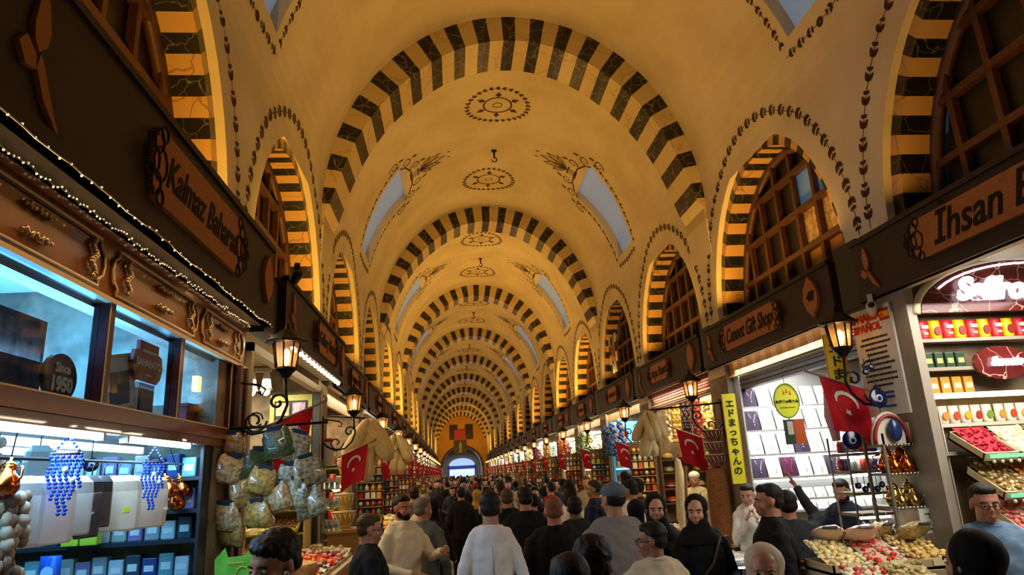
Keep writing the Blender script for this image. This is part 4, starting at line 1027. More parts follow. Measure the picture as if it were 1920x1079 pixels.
# glass jewellery counters
def glass_counter(x0, x1, y0, y1, lab, h=1.0, tint='f4f0e0'):
    o = empty('glass_counter', ((x0+x1)/2, (y0+y1)/2, 0), 0, lab, 'display counter'); a, c = (x1-x0)/2, (y1-y0)/2
    MB().box(-a, a, -c, c, 0, .12).build('plinth', [C('4a3a2a', .5)], o)
    b = MB()
    for sx in (-1, 1):
        for sy in (-1, 1): b.box(sx*a-.015*(sx > 0)*2, sx*a+.015*(sx < 0)*2, sy*c-.03*(sy > 0), sy*c+.03*(sy < 0), .12, h)
    b.box(-a, a, -c, -c+.02, h-.03, h).box(-a, a, c-.02, c, h-.03, h); b.box(-a, -a+.02, -c, c, h-.03, h); b.box(a-.02, a, -c, c, h-.03, h); b.build('frame', [steel], o)
    for z in (.42, .72): MB().box(-a+.02, a-.02, -c+.02, c-.02, z-.008, z).build('shelf', [C('dcdcd4', .3)], o)
    MB().box(-a+.02, a-.02, -c+.02, c-.02, .1, .125).build('shelf', [C('dcdcd4', .3)], o)
    MB().box(-a+.004, a-.004, -c+.004, c-.004, h-.002, h+.008).build('glass_top', [clear], o)
    MB().box(-a, -a+.006, -c, c, .13, h-.03).box(-a, a, -c, -c+.006, .13, h-.03).build('glass_front', [clear], o)
    MB().box(-a+.04, a-.04, -c+.03, -c+.05, h-.05, h-.032).box(-a+.03, -a+.05, -c+.04, c-.04, h-.05, h-.032).build('light_strip', [MATS['jewel_light']], o)
    return o
glass_counter(2.58, 2.95, 6.62, 8.3, 'lit glass jewellery counter beside the person in the white shirt')
glass_counter(2.75, 3.45, 5.72, 6.5, 'near glass counter spread with silver jewellery', 1.08)
jt = empty('jewellery_tray', (0, 0, 0)); jt['category'] = 'jewellery tray'
MB().box(-.12, .12, -.09, .09, 0, .015).build('padded_tray', [C('e8e4da', .6)], jt)
b = MB(); R8 = random.Random(3)
for i in range(26):
    x, y = -.1+.04*(i % 6), -.07+.035*(i//6); b.tube([(x+.011*math.cos(t*1.05), y+.004*math.sin(t), .022+.009*math.sin(t*1.05)) for t in range(6)], .0025, 4, closed=True)
b.build('ring_rows', [silver], jt)
for cx, cy, cz, nx, ny, gp, lb in ((2.77, 6.85, 1.01, 1, 6, 'ring trays far counter', 'tray of silver rings lying on the far glass jewellery counter'), (2.85, 5.86, 1.09, 2, 3, 'ring trays near counter', 'tray of silver rings lying on the near glass jewellery counter'),
                                   (2.77, 6.85, .722, 1, 6, 'ring trays inside far', 'ring tray on the upper inner shelf of the far glass counter'), (2.77, 6.85, .422, 1, 6, 'ring trays inside far low', 'ring tray on the lower inner shelf of the far glass counter')):
    for i in range(nx):
        for j in range(ny): place(jt, USED, (cx+.27*i, cy+.26*j, cz), random.uniform(-.1, .1), lb, gp)
dish = MB().lathe([(.0, 0), (.05, 0), (.09, .03), (.1, .045), (.092, .045), (.05, .012), (0, .012)], 14).mesh('bowl', [C('30507a', .2)])
for i, (p, c, nm) in enumerate((((2.62, 5.35), 'b04a30', 'red rimmed patterned bowl'), ((2.82, 5.28), '30507a', 'blue patterned bowl'), ((3.0, 5.36), 'c8c0a8', 'cream patterned bowl'), ((2.7, 5.12), '2a6a60', 'green patterned bowl'), ((2.9, 5.08), '8a8a90', 'grey patterned bowl'))):
    q = thing1(MB().lathe([(.0, 0), (.05, 0), (.09, .03), (.1, .045), (.092, .045), (.05, .012), (0, .012)], 14), 'bowl', [C(c, .2)], (p[0], p[1], 1.142), 0, nm+' on the souvenir table at the lower right', 'bowl')
o = empty('souvenir_table', (2.85, 5.2, 0), 0, 'dark souvenir table of bowls in front of the copper rack', 'table')
MB().box(-.45, .32, -.2, .24, 1.1, 1.14).build('table_top', [C('3a2c24', .5)], o)
for sx in (-.4, .28):
    for sy in (-.17, .2): MB().box(sx-.02, sx+.02, sy-.02, sy+.02, 0, 1.1).build('leg', [C('3a2c24', .5)], o)
o = thing1(MB().lathe([(.0, 0), (.085, 0), (.1, .01), (.115, .22), (.12, .225), (.108, .225), (.08, .02), (0, .02)], 18), 'cream_bucket', [C('b8a884', .5)], (3.06, 5.16, 1.142), 0, 'cream bucket among the bowls on the souvenir table', 'bucket')
# ================================================================== RIGHT SHOP 3
YK = 12.0-.06
shelves('dried_fruit_shelves', 'shelves of colourful dried fruit bowls behind the worker in the white cap', 3.6, 5.0, YK-.1, [1.0, 1.28, 1.52, 1.78, 2.0], .32, '5a4432', .03, True, 3.2)
fc = [('c83a14', 'orange red'), ('d8a828', 'yellow'), ('a82030', 'crimson'), ('e0702a', 'orange'), ('c8b890', 'pale')]
for zi, z in enumerate((1.28, 1.52, 1.78, 2.0)):
    for i in range(5):
        c, nm = fc[(i+zi*2) % 5]
        o = empty('fruit_bowl', (3.75+.26*i, YK+.04, z+.001), 0, '%s heaped bowl on the %s shelf of the dried fruit display' % (nm, ['lowest', 'second', 'third', 'top'][zi]), 'bowl')
        MB().lathe([(.0, 0), (.06, 0), (.105, .05), (.1, .05)], 12).build('glass_bowl', [C('b8b0a0', .2)], o)
        b = MB(); b.ball((0, 0, .05), (.098, .098, .06), 0, 10); h_ = b.build('heap', [mat('heap_'+c, c, .5, noise=(40, '5a2010', .4), bump=.8)], o); h_['kind'] = 'stuff'
strs = [(('5a1a20', 14, .03), 'dark red strings of dried peppers'), (('2c1420', 14, .03), 'black strings of dried aubergines'), (('a83018', 14, .028), 'orange red strings of dried peppers'), (('c8a050', 14, .03), 'golden strings of dried okra'), (('d8c898', 14, .03), 'pale strings of dried figs')]
PR = [hang_string(a[0], a[1], a[2], .048, 1.3, 'string of dried vegetables', 'dried_vegetable_string', seed=i) for i, (a, nm) in enumerate(strs)]
order = [4, 3, 3, 1, 1, 0, 2, 2, 0]
cnt = {}
for i, j in enumerate(order):
    place(PR[j], USED, (3.62+.085*i, 11.3-.03*(i % 2), 2.96), 0, strs[j][1].replace('strings', 'string')+' hanging in the doorway of the red shutter shop', 'strings %d' % j)
gl = hang_string('d8b060', 16, .055, .07, .95, 'garland', 'garlic_garland', c2='e8d49a', wob=.5)
place(gl, USED, (4.02, 10.6, 3.0), 0, 'thick golden garland of garlic hanging behind the flag, left')
place(gl, USED, (4.2, 10.7, 3.02), 0, 'thick golden garland of garlic hanging behind the flag, right')
o = empty('red_roller_shutter', W(1, SHOPC(2), .06, 2.86), RZ(1), 'reddish ribbed roller shutter over the third right shop', 'shutter')
b = MB()
for i in range(7): b.tube([(-1.45, 0, .02+i*.04), (1.45, 0, .02+i*.04)], .022, 6)
b.build('slats', [C('8a4440', .5)], o); MB().box(-1.45, 1.45, -.02, .05, -.02, 0).build('bottom_rail', [C('6a5048', .5)], o)
dr = drum('6a2f22')
for i in range(3): place(dr, USED, (3.37, 8.75, 1.872+.155*i), .3*i, ['laced brown drum at the bottom of the drum stack by the yellow banner', 'laced brown drum in the middle of the drum stack by the yellow banner', 'laced brown drum on top of the drum stack by the yellow banner'][i], None, .8 if False else (.85, .85, .42))
o = thing1(MB().lathe([(.14, 0), (.16, .03), (.17, .3), (.15, .42), (.05, .44)], 16), 'wicker_basket', [mat('wicker', '9a6230', .7, noise=(30, '5a3216', .8, (1, 1, 6)), bump=.8)], (3.36, 8.76, .942), 0, 'tall brown sack basket under the drum stack', 'basket')
o.scale = (.85, .85, 2.1)
o = empty('produce_stand', (3.05, 10.0, 0), 0, 'produce stand with greens and sweets below the drums', 'counter')
MB().box(-.35, .40, -1.35, 1.4, 0, .9).build('body', [C('6a4a30', .6)], o); MB().box(-.38, .44, -1.38, 1.43, .9, .94).build('counter_top', [C('a08860', .4)], o)
tl = [('4a7a28', '6a9a3a', 'leafy green herbs'), ('a8222c', 'd86a60', 'red sweets'), ('d8d4cc', 'b83a4a', 'white and pink bags'), ('3a5a8a', 'c8ccd4', 'blue wrapped soaps'), ('c87838', 'e0a860', 'orange sweets'), ('8a2028', 'c03a38', 'dark red peppers')]
for i, (c, c2, nm) in enumerate(tl):
    t = tray(c, .5, .38, .04, 40, c2=c2, hh=.1); t.location = (3.0, 9.15+.4*i, .942); t['label'] = 'tray of %s on the produce stand of the third right shop' % nm
# luffas
LU = luffa(); LU2 = luffa(.5, .055)
def luffa_bunch(cx, cy, cz, n, where, sp=.13, me=None, tall=1.0, tilt=.5):
    R = random.Random(int(cx*100)+n)
    sg = 1 if cx > XC else -1; ln = abs(XC+sg*HW-cx)+.02
    thing1(MB().tube([(0, 0, .0), (sg*ln, 0, .06)], .012, 6), 'iron_arm', [iron], (cx, cy, cz), 0, 'iron arm carrying the luffa bunch '+where, 'bracket')
    for i in range(n):
        a = 2*PI*i/n+R.uniform(-.2, .2); lay = i % 2
        q = inst('luffa_sponge', me or LU, (cx+.02*math.cos(a), cy+.02*math.sin(a), cz-.16*lay*tall), None)
        q.rotation_euler = (tilt*math.sin(a)*(1-.5*lay), -tilt*math.cos(a)*(1-.5*lay), a); q.scale = (1.15, 1.15, tall)
        tag(q, 'pale luffa sponge in the bunch hanging %s' % where, 'sponge', 'luffas '+where)
luffa_bunch(2.45, 8.5, 2.6, 11, 'before the third right shop')
q = inst('luffa_sponge', luffa(.9, .07), (2.66, 8.15, 2.0), None); tag(q, 'very long pale luffa leaning below the luffa bunch', 'sponge'); q.scale = (1, 1, .95)
luffa_bunch(-1.12, 9.35, 2.72, 8, 'behind the second left flag', me=luffa(.5, .09), tall=1.25)
luffa_bunch(-1.05, 12.9, 2.7, 6, 'behind the third left flag', me=luffa(.5, .09), tall=1.1)
q = inst('wooden_pole', MB().tube([(0, 0, 0), (.12, -.1, 1.9)], .018, 6).mesh('wooden_pole', [C('7a4e28', .6)]), (2.55, 8.0, 0), None); tag(q, 'slanting wooden pole rising beside the luffa bunch', 'pole')
q = inst('wooden_post', MB().box(-.04, .04, -.04, .04, 0, 1.3).mesh('wooden_post', [C('6a4426', .6)]), (2.45, 6.2, 0), None); q.rotation_euler = (0, -.06, 0); tag(q, 'brown wooden post in front of the glass jewellery counter', 'post')
# ================================================================== LEFT SHOP 1: herbalist with wooden shopfront
XL = XC-HW                                            # left wall face
wood_c = mat('polished_cornice_wood', '8a4a1c', .28, noise=(5, '6a3412', .6, (1, 5, 1)), coat=.5)
wood_d = mat('dark_cornice_wood', '3c1c0e', .35)
gold_l = mat('pale_moulding', 'd8b88a', .35)
def FL(u, z): return (XL+.02, u, z)
# carved cornice: local x along the hall (left side: +x = +Y)
o = empty('carved_shopfront_cornice', (XL+.03, 3.6, 2.80), PI/2, 'polished brown wooden cornice with three panels and bronze ornaments', 'cornice')
MB().box(-1.75, 1.76, .02, .2, 0, .32).box(-1.75, 1.76, -.0, .05, .30, .335).build('cornice_board', [wood_c], o)
gb = MB()
for i in range(50): gb.box(-1.75+.0702*i, -1.75+.0702*i+.05, .06, .08, .33, .55)
gb.box(-1.75, 1.76, .08, .1, .33, .55); gb.build('dark_grille', [C('15110e', .6)], o)
MB().box(-1.75, 1.76, -.012, .02, .0, .022).build('lower_moulding', [gold_l], o)
def panel(x0, x1, cav=.06):
    """recessed panel with notched concave ends"""
    z0, z1 = .05, .27; k = .05
    R = [(x1-k, z0), (x1-k, z0+.03), (x1-.01, z0+.06), (x1, .16), (x1-.01, z1-.06), (x1-k, z1-.03), (x1-k, z1)]
    L = [(x0+x1-x, z) for x, z in reversed(R)]
    return R+L
for (x0, x1, sc, nm) in ((-1.65, -.46, [('h', -1.0), ('f', -.58)], 'a'), (-.38, .72, [('f', -.24), ('h', .2), ('f', .6)], 'b'), (.8, 1.68, [('f', .92), ('h', 1.2), ('f', 1.52)], 'c')):
    P = panel(x0, x1); pn = MB().prism(P, .012, .03).build('recessed_panel', [mat('panel_wood', '7a3e16', .3, coat=.5, noise=(4, '5c2c10', .6))], o)
    b = MB(); n = len(P)
    b.tube([(x, .008, z) for x, z in P], .008, 5, 0, closed=True); b.build('pale_bead', [gold_l], pn)
    b = MB(); b.tube([(x+(.012 if x < (x0+x1)/2 else -.012), .008, z-.012) for x, z in P], .006, 5, 0, closed=True); b.build('dark_groove', [wood_d], pn)
    R = random.Random(ord(nm))
    for kd, cx in sc:
        b = MB()
        if kd == 'h':
            for zz in (.11, .215):
                for i in range(12): b.ball((cx-.09+.016*i, -.002-.005*(i % 2), zz+.006*math.sin(i*1.7)), (.011, .011, .009+.006*R.random()), 0, 6)
        else:
            for i in range(12):
                t = i/11; b.ball((cx+.018*math.sin(i*1.1), -.004, .08+.155*t), (.010+.014*math.sin(t*PI), .012, .013), 0, 6)
            b.ball((cx, -.004, .245), .012, 0, 6)
        b.build('bronze_ornament', [bronze], pn)
# glazed transom
o = empty('glazed_transom', (XL+.02, 3.6, 2.28), PI/2, 'row of upper shop windows with brown posts above the tube lights', 'shop window')
MB().box(-1.75, 1.6, -.015, .06, -.02, .055).box(-1.75, 1.6, .0, .1, -.07, -.02).box(-1.75, 1.76, .06, .09, .5, .52).build('bottom_rail', [wood_c], o)
MB().box(-1.75, 1.45, -.02, -.014, .05, .058).build('rail_moulding', [gold_l], o)
for x in (-.36, .5, 1.44): 
    MB().box(x-.03, x+.03, -.01, .06, .055, .52).build('post', [mat('oxblood_post', '3c100c', .35)], o)
    MB().box(x-.026, x-.02, -.014, -.01, .055, .52).build('post_bead', [gold_l], o)
for x0, x1 in ((-1.75, -.39), (-.33, .47), (.53, 1.41)): MB().box(x0, x1, .03, .034, .055, .52).build('window_pane', [glass('shop_glass', 'eaf4ff', .04)], o)
# end post with carving
o = empty('carved_end_post', (XL+.04, 5.2, 0), PI/2, 'dark wooden end post with carved ornament between herb shop and pier', 'post')
MB().box(-.1, -.04, -.03, .0, 0, 2.8).box(.06, .1, -.03, .0, 0, 2.8).box(-.04, .06, .0, .015, 0, 2.8).build('post_body', [wood_br], o)
b = MB(); 
for i in range(18): b.tube([(.01+.028*math.cos(t*.9)*(1 if i % 2 else -1), -.006, 2.33+i*.024+.016*math.sin(t*.9)) for t in range(6)], .006, 4)
b.build('carved_ornament', [mat('carved_pale', '7a6a50', .5)], o)
# string lights on the fascia edges
def string_lights(p0, p1, n, lab, sag=.01, em=.5):
    o = empty('string_lights', p0, 0, lab, 'string lights'); d = Vector(p1)-Vector(p0); R = random.Random(n)
    pts = [d*(i/n)+Vector((0, 0, -.012*abs(math.sin(i*.35))+R.uniform(-.004, .004))) for i in range(n+1)]
    MB().tube(pts, .0035, 4).build('wire', [C('b8b0a0', .4)], o)
    b = MB()
    for i in range(0, n, 1): b.ball(pts[i]+Vector((0, 0, R.uniform(-.01, .01))), .0055, 0, 4)
    b.build('little_bulbs', [mat('small_bulbs', 'ffe8c0', .3, emit=1.2, ecol='ffdca8')], o)
string_lights((XL+.05, 1.95, 3.15), (XL+.05, 5.35, 3.15), 120, 'string of small lights draped along the wooden cornice')
string_lights((XL+.19, 1.95, 3.16), (XL+.19, 5.46, 3.16), 46, 'line of tiny bulbs along the lower edge of the Kalmaz board')
o = empty('bulb_row', (XL+.19, 5.75, 3.14), 0, 'row of bright round bulbs under the Gallery board', 'light'); 
MB().box(-.02, .02, 0, 3.0, .0, .02).build('batten', [C('d8d0c0', .5)], o)
for i in range(17): MB().ball((0, .05+.18*i, -.02), .024, 0, 8).build('bulb', [mat('row_bulb', 'fff4d8', .5, emit=14, ecol='ffe9bc')], o)
# tubes
def tube_lamp(x, y0, y1, z, lab, col=tube_m):
    o = empty('tube_lamp', (x, y0, z), 0, lab, 'light'); L = y1-y0
    MB().box(-.03, .03, 0, L, .02, .055).build('fitting', [C('c8d0d8', .4)], o)
    MB().tube([(0, .02, 0), (0, L-.02, 0)], .019, 8).build('tube', [col], o)
    MB().box(-.02, .02, 0, .02, -.02, .03).box(-.02, .02, L-.02, L, -.02, .03).build('end_holder', [C('e8e8e8', .4)], o)
bt = mat('blue_white_tube', 'd4ecff', .5, emit=8, ecol='b4e0ff')
tube_lamp(XL-.02, 2.0, 3.36, 2.20, 'long fluorescent tube at the left edge under the shop windows', bt)
tube_lamp(XL-.02, 3.58, 4.44, 2.20, 'second fluorescent tube under the shop windows', bt)
tube_lamp(XL-.45, 2.9, 4.8, 2.2, 'fluorescent tube further inside the herb shop', bt)
tube_lamp(XL-.9, 3.3, 4.95, 2.2, 'deepest fluorescent tube inside the herb shop', bt)
tube_lamp(XL-1.3, 2.2, 4.4, 2.62, 'fluorescent tube glowing behind the upper windows', bt)
lamp('AREA', (XL-.9, 3.6, 2.5), 190, (.12, .5, 1), 1.6, 2.6, (PI, 0, 0), 'blue_ceiling_wash')
lamp('AREA', (XL-.1, 3.4, 2.17), 26, (.4, .7, 1), .1, 2.6, (0, -.5, 0), 'tube_glow')
# things in the upper windows
o = empty('dark_picture', (XL-.15, 2.72, 2.34), PI/2, 'large dark framed picture leaning in the left upper window', 'picture')
b = MB(); b.box(-.4, .34, 0, .03, 0, .34); b.build('frame', [C('14100e', .4)], o); MB().box(-.37, .31, -.004, 0, .03, .31).build('painting', [mat('dark_crowd_picture', '2a1812', .5, noise=(14, '8a5a48', .9))], o)
o = empty('round_brown_sign', (XL-.06, 3.05, 2.34), PI/2, 'round brown sign reading Since 1950 in the left upper window', 'sign')
T = MB().prism([(.125*math.cos(PI*i/12), .09+.105*math.sin(PI*i/12)) for i in range(24)], 0, .02).build('disc', [C('2a1a18', .5)], o)
MB().text('Since', .055, 0, -.004, .13, 0, .003, 0, .002).text('1950', .085, 0, -.004, .06, 0, .003, 0, .004).build('lettering', [C('b8b4ac', .5)], o)
o = empty('red_shop_plaque', (XL-.07, 3.9, 2.62), PI/2, 'dark red plaque lettered BAHARATÇI in the middle upper window', 'sign')
MB().prism([(-.17, -.06), (-.19, 0), (-.17, .06), (-.12, .07), (-.12, .12), (.12, .12), (.12, .07), (.17, .06), (.19, 0), (.17, -.06), (.12, -.1), (-.12, -.1)], 0, .02).build('plaque', [C('8a1c20', .35)], o)
MB().text('BAHARATÇI', .058, 0, -.004, 0, 0, .003, 0, .002).box(-.09, .09, -.004, 0, .06, .075).box(-.04, .04, -.004, 0, -.065, -.055).build('lettering', [C('e0d4d0', .5)], o)
o = empty('leaning_picture', (XL-.1, 3.68, 2.34), PI/2, 'tilted framed picture below the red plaque', 'picture'); o.rotation_euler = (0, -.22, PI/2)
MB().box(-.18, .18, 0, .02, 0, .3).build('frame', [C('c8ac70', .4)], o); MB().box(-.16, .16, -.004, 0, .02, .28).build('mount', [C('d8d4c8', .5)], o); MB().box(-.1, .1, -.008, -.004, .04, .21).build('picture', [mat('grey_picture', '3a4040', .5, noise=(9, '585c58', .8))], o)
o = empty('leaning_picture', (XL-.12, 4.02, 2.34), PI/2, 'brown framed picture beside the tilted one in the middle window', 'picture')
MB().box(-.1, .1, 0, .02, 0, .24).build('frame', [C('5a3a20', .4)], o); MB().box(-.08, .08, -.004, 0, .02, .22).build('picture', [C('3a3430', .5)], o)
o = thing1(MB().box(-.12, .12, 0, .1, 0, .14).box(-.13, .13, -.01, .11, .13, .15), 'red_box', [C('a01c1c', .4)], (XL-.12, 4.75, 2.335), PI/2, 'red box in the right upper window', 'box')
o = empty('lamp_reflection', (XL-.1, 4.72, 2.62), 0, 'small warm lamp reflection, made as a glowing block in the right upper window', 'light')
MB().box(-.02, .02, -.03, .03, -.05, .05).build('reflected_glow', [mat('warm_reflection', 'ffcf70', .5, emit=3, ecol='ffc060')], o)  # glowing block stands in for a lamp's reflection in the glass
# display wall at the end of the shop (faces the camera)
YH = 4.98
hs = [1.18, 1.42, 1.64, 1.82, 2.02]
o = shelves('herb_shop_shelves', 'dark shelf wall packed with boxes inside the blue lit herb shop', XL-1.7, XL-.03, YH-.3, hs, .28, '141a26', .02, True, 2.3)
cl = [('b8c8d0', 'pale blue'), ('9ab0a0', 'grey green'), ('2a4a8a', 'deep blue'), ('88a0a8', 'slate'), ('c0ccd0', 'white'), ('304a58', 'dark teal'), ('8878a8', 'lilac'), ('6aa0a8', 'turquoise')]
for zi, z in enumerate(hs):
    for ci in range(len(cl)):
        c, nm = cl[ci]
        pr = tin(c, 'd8e0e0', .088, [.15, .13, .12, .13, .14][zi], .08, 'box', 'herb_box')
        pts = [(XL-1.62+.1*((ci*5+zi*3+8*j) % 16), YH-.2-.0*j, z+.001) for j in range(2)]
        run(pr, pts, '%s herb box on the %s shelf of the blue lit shop' % (nm, ['lowest', 'second', 'middle', 'fourth', 'top'][zi]), '%s boxes shelf %d' % (nm, zi), 0, .08, (1, 1, .8+.06*((ci*3+zi) % 6)))
yb = tin('b4c430', 'a02040', .1, .19, .07, 'box', 'herb_box')
run(yb, [(XL-.75, YH-.33, 1.64), (XL-.64, YH-.33, 1.64)], ['tall lime green box with a red panel on the herb shelves', 'tall lime green box right of the red panelled one'], None)
bp = pouch('1a5ac0', 'a0c8e8', .17, .13); place(bp, USED, (XL-.86, YH-.33, 1.42), 0, 'bright blue pouch on the second herb shelf')
o = empty('packing_counter', (XL-.85, 4.3, 0), 0, 'dark packing counter at the bottom of the herb shop', 'counter')
MB().box(-.8, .75, -.2, .3, 0, 1.18).build('body', [C('10141c', .5)], o); MB().box(-.82, .77, -.22, .32, 1.18, 1.2).build('counter_top', [C('1c2430', .3)], o)
pk = MB(); pk.ball((0, 0, .022), (.09, .06, .024), 0, 10)
pkm = pk.mesh('white_packet', [C('c4d4dc', .35)])
for i in range(8):
    q = inst('white_packet', pkm, (XL-1.16+.19*(i % 2), 4.42, 1.222+.044*(i//2)), None); tag(q, 'plump white packet in the stacks on the packing counter', 'packet', 'stacked white packets')
gx = tin('7a9a50', 'd8d8a0', .1, .16, .07, 'box', 'herb_box'); run(gx, [(XL-.62+.12*i, 4.4, 1.2) for i in range(5)], 'small green box standing on the packing counter', 'green boxes on the packing counter')
wc = MB().box(-.05, .05, -.005, .005, 0, .09).mesh('price_card', [C('d8d8d0', .5)])
for i in range(6):
    q = inst('white_card', wc, (XL-.32+.035*i, 4.18-.03*i, 1.201), None); q.rotation_euler = (-.5, 0, .3); tag(q, 'white card in the slanted row at the front of the herb counter', 'card', 'white cards')
# hanging goods along the shop opening
def hang_rail(x, y0, y1, z, lab):
    thing1(MB().tube([(0, 0, 0), (0, y1-y0, 0)], .008, 6).tube([(0, .02, 0), (0, .02, .12)], .004, 4).tube([(0, y1-y0-.02, 0), (0, y1-y0-.02, .12)], .004, 4), 'hanging_rail', [iron], (x, y0, z), 0, lab, 'rail')
hang_rail(XL-.16, 2.5, 4.95, 2.1, 'black rail carrying the wrapped towels in the herb shop')
bags_ = [(3.0, 'd4e0e8', .30, .27, None, 'wide translucent wrapped towel at the far left of the rail'), (3.22, 'f0e6e2', .34, .28, None, 'pink white wrapped towel behind the first blue bead hanging'), (3.46, 'c8c8c0', .2, .26, None, 'grey wrapped towel beside the dark one'), (3.60, '0c1220', .16, .28, None, 'black wrapped towel in the middle of the rail'),
         (3.72, '2a241e', .1, .24, None, 'dark brown patterned packet beside the black towel'), (3.86, 'dcc8b0', .28, .27, 'c8d820', 'beige wrapped towel with a yellow sticker'), (4.02, 'ecd8b0', .1, .28, None, 'narrow cream wrapped towel'), (4.2, 'e8d0b4', .3, .28, None, 'tan wrapped towel behind the second blue bead hanging')]
for u, c, w_, h, lc, lb in bags_:
    t = bagged(c, w_, h, lc); t.location = (XL-.16, u, 2.03); t.rotation_euler = (0, 0, PI/2+random.uniform(-.7, -.2)); t['label'] = lb
bh = bead_hanging()
place(bh, USED, (XL-.08, 3.2, 2.24), .5, 'long blue bead wall hanging in the left half of the herb shop', None, 1.1)
place(bh, USED, (XL-.08, 4.1, 2.22), .9, 'blue bead wall hanging in front of the tan towel', None, 1.1)
for (u, z), lb in (((2.86, 2.06), 'copper pot hanging at the far left edge'), ((4.5, 2.0), 'small copper jug hanging beside the tan towel'), ((4.62, 1.92), 'round copper jug low in the hanging group'), ((4.72, 2.0), 'copper jug highest in the hanging group'), ((4.84, 1.88), 'copper jug nearest the end post')):
    t = pot(copper, .85, 'copper_jug', 'jug'); t.location = (XL-.12, u, z-.1); t.rotation_euler = (.3, .2, u); t['label'] = lb
    MB().tube([(0, 0, .15), (0, 0, .32)], .003, 4).build('cord', [iron], t)
place(nazar(.06), USED, (XL-.1, 4.95, 2.08), .9, 'hand shaped blue evil eye charm near the end post')
place(nazar(.035), USED, (XL-.2, 3.66, 2.2), .6, 'small purple blue eye charm between the two tubes')
for u, z, lb in ((3.48, 2.18, 'clear packet hanging from the ceiling rail of the herb shop'), (3.5, 2.06, 'white printed packet hanging under the clear one')):
    t = bagged('a8b8b8', .14, .12, None, .03); t.location = (XL-.35, u, z); t.rotation_euler = (0, 0, PI/2-.5); t['label'] = lb
for i, (u, c) in enumerate(((2.93, '7a5a48'), (3.02, '8a7058'))):
    t = hang_string(c, 9, .03, .04, 1, 'string', 'shell_string', 'b8a890', .5, i+9); t.location = (XL-.14, u, 1.98); t['label'] = ['string of brown shells at the lower left edge', 'string of mottled shells second from the lower left edge'][i]
for i, (u, c) in enumerate(((2.9, '6a5248'), (2.96, '786050'))):
    t = hang_string(c, 7, .025, .03, 1, 'string', 'nut_string', 'a89480', .5, i+19); t.location = (XL-.22, u, 2.2); t['label'] = ['short brown nut cluster above the copper pot', 'second brown nut cluster above the copper pot'][i]
# ------------------------------------------------------------------ bags of dried goods on the first left pier
o = empty('bag_rack', (XL+.02, 5.0, 2.33), 0, 'iron bag rack reaching out from the first left pier', 'rack')
MB().tube([(-.05, 0, 0), (.7, 0, .02)], .01, 6).tube([(.05, 0, .0), (.1, .0, -.08), (.0, 0, -.14)], .007, 5).tube([(.2+.05*math.cos(t*.7), 0, .06+.05*math.sin(t*.7)) for t in range(9)], .006, 5).build('arm', [iron], o)
for x in (.08, .3, .5): MB().tube([(x, 0, .01), (x, 0, -.62)], .004, 4).build('chain', [iron], o)
bs = [snack_bag('b08a4a', 0, .19, .17), snack_bag('8a6a48', 1, .19, .17), snack_bag('4a5a34', 2, .19, .19), snack_bag('585a54', 3, .19, .19), snack_bag('c8a050', 4, .18, .16)]
pl_ = [(0, 0, 0, 'bag of golden roots, top of the left string on the pier'), (1, 0, 1, 'bag of brown bark, second on the left string'), (0, 0, 2, 'bag of pale chips, third on the left string'), (1, 0, 3, 'bag of dark bark, bottom of the left string'), (0, 0, 3.6, 'bag of golden chips tucked low on the left string'),
       (2, 1, -.1, 'bag of green leaves, top of the middle string'), (2, 1, .75, 'bag of dark green leaves, second on the middle string'), (4, 1, 1.6, 'bag of amber pieces, third on the middle string'), (1, 1, 2.3, 'bag of brown bark, fourth on the middle string'), (4, 1, 3.0, 'bag of yellow flowers, bottom of the middle string'),
       (3, 2, .1, 'grey bag of seeds, top of the right string below the flag'), (3, 2, 1.2, 'grey bag of seeds, second on the right string'), (3, 2, 1.5, 'grey bag of tea sticking out to the right of the right string'), (3, 2, 2.2, 'dark grey bag of tea, fourth on the right string'), (3, 2, 2.5, 'dark grey bag, bottom of the right string')]
for i, (j, c, r, lb) in enumerate(pl_):
    place(bs[j], USED, (XL+.10+.215*c+.05*((i % 3)-1), 4.98-.03*(i % 2), 2.30-.155*r), ((.35-.1*(i % 3)), .3*math.sin(i*2.1), .5*math.sin(i*1.3)), lb, None, 1.1)
o = empty('green_carrier_bag', (XL+.18, 4.85, 1.32), .3, 'bright green carrier bag at the foot of the bag strings', 'bag')
b = MB(); b.prism([(-.12, 0), (.12, 0), (.13, .17), (.08, .24), (.06, .18), (-.05, .18), (-.07, .24), (-.13, .17)], -.03, .03); b.build('bag_body', [mat('green_plastic', '5aa838', .35, noise=(12, '7ac850', .8), bump=.5)], o)
MB().tube([(.04+.04*math.cos(t*.8), -.034, .08+.04*math.sin(t*.8)) for t in range(8)], .004, 4, closed=True).box(-.05, .05, -.034, -.03, .14, .15).build('print', [C('c8a030', .5)], o)
o = empty('spice_barrel', (XL+.27, 4.82, 0), 0, 'dark wooden barrel below the green bag', 'barrel')
MB().lathe([(.17, 0), (.2, .4), (.2, .9), (.17, 1.3), (0, 1.3)], 16).build('staves', [wood_br], o); MB().lathe([(.203, .5), (.208, .52), (.203, .54)], 16).lathe([(.19, 1.1), (.196, 1.12), (.19, 1.14)], 16).build('hoops', [iron], o)
